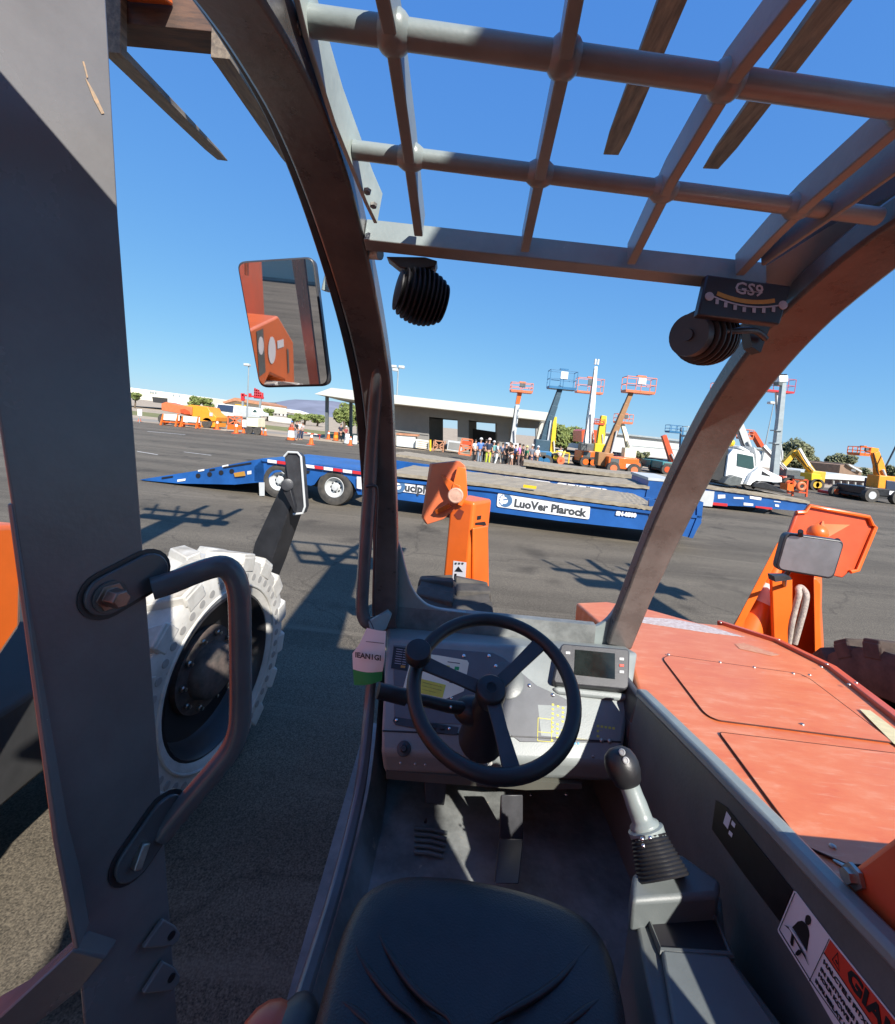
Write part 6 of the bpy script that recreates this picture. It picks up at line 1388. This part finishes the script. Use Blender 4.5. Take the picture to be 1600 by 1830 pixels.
# crates of lattice by the pale shed
o = simple('wire_cage', [(1086,806),(1118,810),(1118,823),(1086,819)], 43, 2, M['purple_box'], 'purple-grey wire cage behind the orange chassis', 'cage')
for k in range(5): pprism([(1087+k*7,805.8+k*.8),(1088+k*7,806+k*.8),(1088+k*7,819+k*.8),(1087+k*7,819+k*.8)], 42.9, .05).build('cage_bar', M['shed'], o)
for k in range(2): pprism([(1086,810+k*5),(1118,814+k*5),(1118,815+k*5),(1086,811+k*5)], 42.92, .05).build('cage_bar', M['shed'], o)
o = simple('diesel_generator', [(1163,822),(1190,824),(1192,838),(1162,836)], 40, 2, M['teal'], 'teal diesel generator left of the red-orange boom', 'generator')
pprism([(1166,826),(1176,827),(1176,834),(1166,833)], 39.97, .04).build('louvre_panel', M['darkinside'], o)

# ================================================================== left side machines
om = empty('boom_machine', V(P(340,762,43).x, 43, 0), 'amber-orange folded boom machine behind the white barricades', 'boom machine')
def zb_(x, y): return (230 + x/6.4, 680 + y/6.4)
def lpz(pts, Y, depth, mt, name, par, bevel=.04):
    b = MB(); b.prism([P(*zb_(*q), Y) for q in pts], (0,depth,0)); return b.build(name, mt, par, bevel=bevel)
lpz([(375,340),(375,262),(430,245),(520,270),(590,285),(720,300),(720,395),(590,380)], 43, 1.4, M['orange_pale'], 'boom', om)
lpz([(580,290),(720,278),(905,305),(930,352),(1005,420),(995,468),(840,470),(720,415),(600,385)], 43.2, 2.2, M['orange_amber'], 'engine_cover', om)
lpz([(830,480),(990,480),(985,535),(830,535)], 43.3, 2.2, M['orange_amber'], 'counterweight', om)
lpz([(590,330),(640,325),(690,350),(700,385),(650,385),(600,370)], 42.9, .2, M['orange_red'], 'decal', om, 0)
lpz([(925,365),(960,370),(960,410),(925,405)], 43.15, .1, M['lightgrey'], 'vent', om, 0)
for x in (420,560,760,920):
    b = MB(); c = P(*zb_(x,500),43.6); b.cyl((c.x,43.2,.5),(c.x,43.6,.5),.5,n=18); b.build('wheel', M['rubber'], om)
for k, (x0, x1, y0, y1, lb) in enumerate(((390,580,380,448,'white-boarded barricade left of its twin before the orange machine'),(615,812,405,470,'white-boarded barricade right of its twin before the orange machine'))):
    o = empty('barricade', V(P(*zb_((x0+x1)/2,y1+60),41).x, 41, 0), lb, 'barricade', 'barricades before the orange machine')
    lpz([(x0,y0),(x1,y0+14),(x1,y1+12),(x0,y1)], 41, .06, M['white'], 'board', o, 0)
    b = MB()
    for xx in (x0+10, x1-10):
        b.bar(P(*zb_(xx,y0+4),41.05), V(P(*zb_(xx,y0+4),41.05).x, 41.3, 0), .12, .12, (0,1,0)); b.bar(P(*zb_(xx,y0+4),41.05), V(P(*zb_(xx,y0+4),41.05).x, 40.7, 0), .12, .12, (0,1,0))
    b.bar(P(*zb_(x0,y1+22),41.05), P(*zb_(x1,y1+34),41.05), .1, .2, (0,1,0)); b.build('leg', M['orange'], o)
gn_ = empty('generator_trailer', V(P(450,765,40).x, 40, 0), 'cream towable generator among the left cones', 'generator')
lpz([(1350,425),(1480,430),(1480,535),(1350,525)], 40, 1.6, M['cream'], 'housing', gn_); lpz([(1360,530),(1480,540),(1500,560),(1380,560)], 40.1, 1.4, M['darkinside'], 'chassis', gn_)
for x in (1375,1470):
    b = MB(); c = P(*zb_(x,565),39.9); b.cyl((c.x,39.9,.33),(c.x,40.1,.33),.33,n=16); b.build('wheel', M['rubber'], gn_)
sl2 = empty('scissor_lift', V(P(420,768,40.5).x, 40.5, 0), 'small orange scissor lift left of the cream generator', 'scissor lift')
lpz([(1130,500),(1310,515),(1310,565),(1125,560)], 40.5, 1, M['orange'], 'chassis', sl2)
b = MB()
for a, c in (((1140,410),(1290,500)),((1290,420),(1140,500)),((1135,405),(1300,415)),((1140,410),(1135,500)),((1295,415),(1300,510)),((1215,410),(1215,505))): b.bar(P(*zb_(*a),40.5), P(*zb_(*c),40.5), .1, .1, (0,1,0))
b.build('scissor_arms', M['orange_pale'], sl2)
lpz([(1300,450),(1355,452),(1355,535),(1300,530)], 40.3, .1, M['white'], 'sign_board', sl2, 0)

# ================================================================== cones and drums
def make_cone():
    o = empty('traffic_cone', (0,0,0), 'x', 'traffic cone', 'traffic cones round the lot')
    b = MB(); b.tube([(0,0,.03),(0,0,.71)], [.15,.035], 20); b.build('cone_body', M['orange'], o)
    b = MB(); b.box((0,0,.02), (.4,.4,.04)); b.build('cone_base', M['orange_red'], o)
    b = MB(); b.tube([(0,0,.45),(0,0,.6)], [.092,.068], 20); b.build('reflective_band', M['sticker'], o)
    return o
proto = make_cone()
first = True
CONES = [(249.5,753,10,'cone under the white post at the left edge of the lot'),(299,758,8,'cone at the foot of the left barricade'),(326,762,8,'cone between the two barricades'),(353,764,9,'cone at the right end of the right barricade'),(388,767.5,17,'cone standing alone right of the orange boom machine'),(422,775,20,'large cone before the small scissor lift'),(435.5,774,13,'cone below the white sign of the small scissor lift'),(467,777,13,'left one of two cones right of the cream generator'),(474,778,13,'right one of two cones right of the cream generator'),(556,795,21,'cone standing alone on the asphalt before the canopy'),(587,785,15,'cone at the foot of the left canopy post'),(626,796,16,'cone before the white drum under the canopy')]
for x, y, hp, lb in CONES:
    g = G(x, y); hh = hp*g.y/FPX
    o = proto if first else copy_tree(proto); first = False
    o.location = (g.x, g.y, 0.005); s_ = max(.8, min(1.6, hh/.71)); o.scale = (s_, s_, s_); o['label'] = 'orange traffic ' + lb
def drum(x, y, Y, hp, lb, mats):
    g = P(x, y, Y); o = empty('traffic_drum', V(g.x, Y, 0), lb, 'traffic drum', 'traffic drums'); h = hp*Y/FPX; r = h*.27
    n = len(mats)
    for k, mt in enumerate(mats):
        b = MB(); b.tube([(g.x,Y,h*k/n+.01),(g.x,Y,h*(k+1)/n)], [r*(1.06-.08*k), r*(1.0-.08*k)], 16); b.build('drum_band', M[mt], o)
    b = MB(); b.cyl((g.x,Y,0),(g.x,Y,.06),r*1.35); b.build('drum_base', M['rubber'], o)
    return o
drum(520,782,36,24,'white and orange drum beside the people at the left lot edge', ['orange','white','white','orange_red'])
drum(600,786,42,16,'orange drum under the canopy right of the left post', ['orange','orange_amber','orange'])
drum(620,792,39,18,'white drum below the white-hatted worker', ['white','lightgrey','white'])
drum(634,794,39,16,'white drum nearest the windscreen pillar', ['white','white','white'])
o = simple('white_signpost', [(246,731),(253,731.5),(253,743),(246,742.5)], 41.6, .1, M['white'], 'small white board on a post at the left edge of the lot', 'sign')
b = MB(); q = P(249.5,743,41.6); b.tube([q, V(q.x,41.65,0)], .05, 8); b.build('post', M['galv'], o)
o = simple('equipment_box', [(638,763),(652,764),(655,790),(637,786)], 40, 1.2, M['darkinside'], 'black equipment cabinet beside the windscreen pillar', 'cabinet')
pprism([(640,766),(651,767),(651,771),(640,770)], 39.97, .04).build('cabinet_panel', M['galv'], o)
rb = empty('barrier_rail', V(P(560,778,42).x, 42, 0), 'low red and white barrier rail left of the canopy post', 'barrier')
for k in range(6):
    x = 538 + k*6; b = MB(); b.bar(P(x,772+k*.9,42), P(x+6,772.9+k*.9,42), .06, .14, (0,1,0)); b.build('rail_board', M['redwhite' if k % 2 else 'white'], rb)
b = MB()
for x in (540,556,572): b.bar(P(x,772+(x-538)*.14,42.05), V(P(x,774,42.05).x,42.05,0), .06, .06, (0,1,0))
b.build('rail_post', M['redwhite'], rb)

# ================================================================== people
cloth = {}
def cm(c):
    if c not in cloth: cloth[c] = mat('cloth_' + str(len(cloth)), c, .85, var=.12, scale=9)
    return cloth[c]
def skin_mesh(name, joints, edges, mt):
    """one continuous limbed surface grown with a skin modifier, baked."""
    me = bpy.data.meshes.new(name); me.from_pydata([j[0] for j in joints], edges, []); o = bpy.data.objects.new(name, me); COL.objects.link(o)
    md = o.modifiers.new('s', 'SKIN'); me.skin_vertices or me.attributes
    for i, j in enumerate(joints): me.skin_vertices[0].data[i].radius = (j[1], j[1]*(j[2] if len(j) > 2 else 1))
    me.skin_vertices[0].data[0].use_root = True
    md2 = o.modifiers.new('u', 'SUBSURF'); md2.levels = 1; md2.render_levels = 1
    out = bpy.data.meshes.new_from_object(o.evaluated_get(bpy.context.evaluated_depsgraph_get()))
    bpy.data.objects.remove(o); out.materials.clear(); out.materials.append(mt); out.name = name
    for p in out.polygons: p.use_smooth = True
    return out
def pose(k):
    rd = random.Random(k); a = [(.0,.0),(.06,-.05),(-.05,.08),(.1,.12)][k % 4]
    bent = [0,.35,.1,.6][k % 4]; st = [.09,.11,.1,.16][k % 4]
    lf, rf = V(st, .0+a[0], .06), V(-st, 0+a[1], .06)
    J = dict(pel=V(0,0,.95), che=V(0,.02,1.28), nec=V(0,0,1.48), hea=V(0,-.02,1.63), top=V(0,-.01,1.74),
      ls=V(.19,0,1.42), le=V(.25,-.04+.02*k%2,1.14), lh=V(.22,-.08-bent*.25,.9+bent*.28), rs=V(-.19,0,1.42), re=V(-.25,-.02,1.14), rh=V(-.20,-.05-bent*.2,.9+bent*.2),
      lk=V(st*.95,a[0]*.5-.03,.5), lf=lf, lt=lf+V(.02,-.17,-.02), rk=V(-st*.95,a[1]*.5-.03,.5), rf=rf, rt=rf+V(-.02,-.17,-.02))
    return J
POSES = []
for k in range(4):
    J = pose(k)
    body = skin_mesh('person', [(J['pel'],.13,.8),(J['che'],.15,.7),(J['nec'],.055),(J['hea'],.09,1.15),(J['top'],.06),(J['ls'],.06),(J['le'],.045),(J['lh'],.035),(J['rs'],.06),(J['re'],.045),(J['rh'],.035),(J['lk'],.06),(J['lf'],.045),(J['lt'],.035),(J['rk'],.06),(J['rf'],.045),(J['rt'],.035)],
      [(0,1),(1,2),(2,3),(3,4),(1,5),(5,6),(6,7),(1,8),(8,9),(9,10),(0,11),(11,12),(12,13),(0,14),(14,15),(15,16)], M['skin'])
    shirt = skin_mesh('shirt', [(J['pel']+V(0,0,-.02),.155,.8),(J['che'],.175,.72),(V(0,0,1.44),.08),(J['ls'],.075),(J['ls'].lerp(J['le'],.9),.06),(J['rs'],.075),(J['rs'].lerp(J['re'],.9),.06)], [(0,1),(1,2),(1,3),(3,4),(1,5),(5,6)], M['white'])
    tr = skin_mesh('trousers', [(V(0,0,.97),.15,.85),(J['lk'].lerp(J['pel'],.55)+V(.07,0,0),.105),(J['lk'],.075),(J['lf']+V(0,0,.05),.065),(J['rk'].lerp(J['pel'],.55)+V(-.07,0,0),.105),(J['rk'],.075),(J['rf']+V(0,0,.05),.065)], [(0,1),(1,2),(2,3),(0,4),(4,5),(5,6)], M['darktext'])
    sh = skin_mesh('shorts', [(V(0,0,.97),.15,.85),(J['lk'].lerp(J['pel'],.55)+V(.07,0,0),.105),(J['lk'].lerp(J['pel'],.25)+V(.03,0,0),.09),(J['rk'].lerp(J['pel'],.55)+V(-.07,0,0),.105),(J['rk'].lerp(J['pel'],.25)+V(-.03,0,0),.09)], [(0,1),(1,2),(0,3),(3,4)], M['darktext'])
    hb = MB(); hb.lathe([(.135,0),(.13,.015),(.105,.02),(.1,.07),(.07,.11),(0,.125)], J['hea']+V(0,0,.045), (0,0,1), 16, caps=False); hat = hb.mesh('hard_hat', M['hardhat'])
    hb = MB(); hb.ball(J['hea']+V(0,.02,.045), (.095,.1,.09), 10); hair = hb.mesh('hair', M['trunk'])
    POSES.append((body, shirt, tr, sh, hat, hair))
def person(x, yh, yf, Y, pk, rot, top, bottom, hat, label, shorts=False):
    g = P(x, yf, Y); sc_ = (yf-yh)*Y/FPX/1.77
    sc_ = max(.9, min(1.12, sc_)) * (1 + .05*math.sin(x*12.9)); rot = rot + .9*math.sin(x*7.7); pb, psh, ptr, pst, ph, phr = POSES[pk % 4]
    o = bpy.data.objects.new('person', pb); COL.objects.link(o); o.location = (g.x, Y, 0.0); o.rotation_euler = (0,0,rot); o.scale = (sc_,)*3
    tag(o, label, 'person', 'people watching by the warehouse')
    for nm, me, c in (('shirt', psh, top), ('shorts' if shorts else 'trousers', pst if shorts else ptr, bottom), ('hard_hat' if hat else 'hair', ph if hat else phr, hat or (.05,.035,.025))):
        m2 = me.copy(); m2.materials.clear(); m2.materials.append(cm(c)); ch = bpy.data.objects.new(nm, m2); COL.objects.link(ch); ch.parent = o
    return o
WHT, BLK, NAV = (.56,.56,.54), (.02,.02,.022), (.03,.045,.09)
PPL = [(856,781,827,30,0,.1,(.1,.2,.5),(.22,.27,.33),WHT,'person in a royal blue shirt and grey jeans with a white hard hat'),
 (847,783,824,31.5,1,.6,WHT,BLK,None,'person in white with dark trousers left of the blue shirt'),
 (866,784,826,32,2,2.4,(.15,.13,.14),BLK,None,'person in dark clothes just right of the blue shirt'),
 (871,783,829,29.6,2,-.3,(.02,.035,.07),(.5,.55,.05),(.7,.55,.5),'person in a navy top and yellow-green hi-vis trousers'),
 (880,784,828,31,1,-.8,(.15,.36,.34),(.2,.2,.2),WHT,'person in a teal shirt with a white hard hat'),
 (886.5,791,830,29.4,3,1.0,WHT,(.68,.68,.64),None,'person all in white leaning forward'),
 (896,789,828,31.5,0,2.9,(.1,.13,.2),(.4,.38,.34),None,'person in a dark blue shirt facing the warehouse'),
 (902,788,830,29.8,1,.2,BLK,BLK,None,'person all in black left of the bare-legged one'),
 (909,790,829,31,2,.3,(.05,.04,.04),BLK,None,'person in black standing behind the bare-legged one'),
 (912,792,830,29.3,3,-.5,(.06,.045,.03),(.65,.62,.58),None,'person with bare legs in white shorts and a dark top'),
 (919,791,828,31.2,0,.9,(.12,.2,.42),(.18,.1,.06),None,'person in a mid-blue shirt beside the pink shirt'),
 (926,790,829,29.6,1,-.9,(.6,.2,.42),(.16,.13,.12),None,'person in a pink shirt and grey trousers'),
 (932,793,831,30.4,2,.4,(.03,.025,.025),(.03,.02,.02),None,'person in black right of the pink shirt'),
 (939,791,833,29.2,0,-.4,(.06,.22,.1),(.09,.08,.05),(.55,.5,.2),'person in a green shirt and a yellowish hard hat'),
 (949,791,825,30.5,2,.5,(.16,.17,.2),(.04,.06,.13),WHT,'person in a grey vest with navy trousers and white hat'),
 (959,791,825,31,1,-.2,WHT,(.04,.05,.05),(.55,.55,.6),'person in a white shirt left of the blue boom lift'),
 (1000,789,822,34,1,.4,WHT,(.6,.42,.04),None,'worker in a white shirt and yellow trousers by the yellow boom lift'),
 (529,757,780,37,1,.5,BLK,(.25,.25,.28),None,'person in a black top beside the white and orange drum'),
 (534,759,780,38,2,-.5,WHT,NAV,None,'person in a white top, middle of three at the left lot edge'),
 (540,760,780,38.5,0,.2,(.45,.42,.42),NAV,None,'person in a pale top, rightmost of three at the left lot edge'),
 (520.5,751,781,38.5,0,.1,(.4,.12,.08),(.2,.2,.25),(.1,.2,.4),'person with a blue hat standing behind the white and orange drum'),
 (617,760,791,41,1,.4,(.3,.06,.06),BLK,WHT,'worker in a white hard hat under the canopy'),
 (608,763,786,42,2,.1,(.03,.03,.05),BLK,None,'person in dark clothes under the canopy')]
for t in PPL: person(*t, shorts=('shorts' in t[-1]))
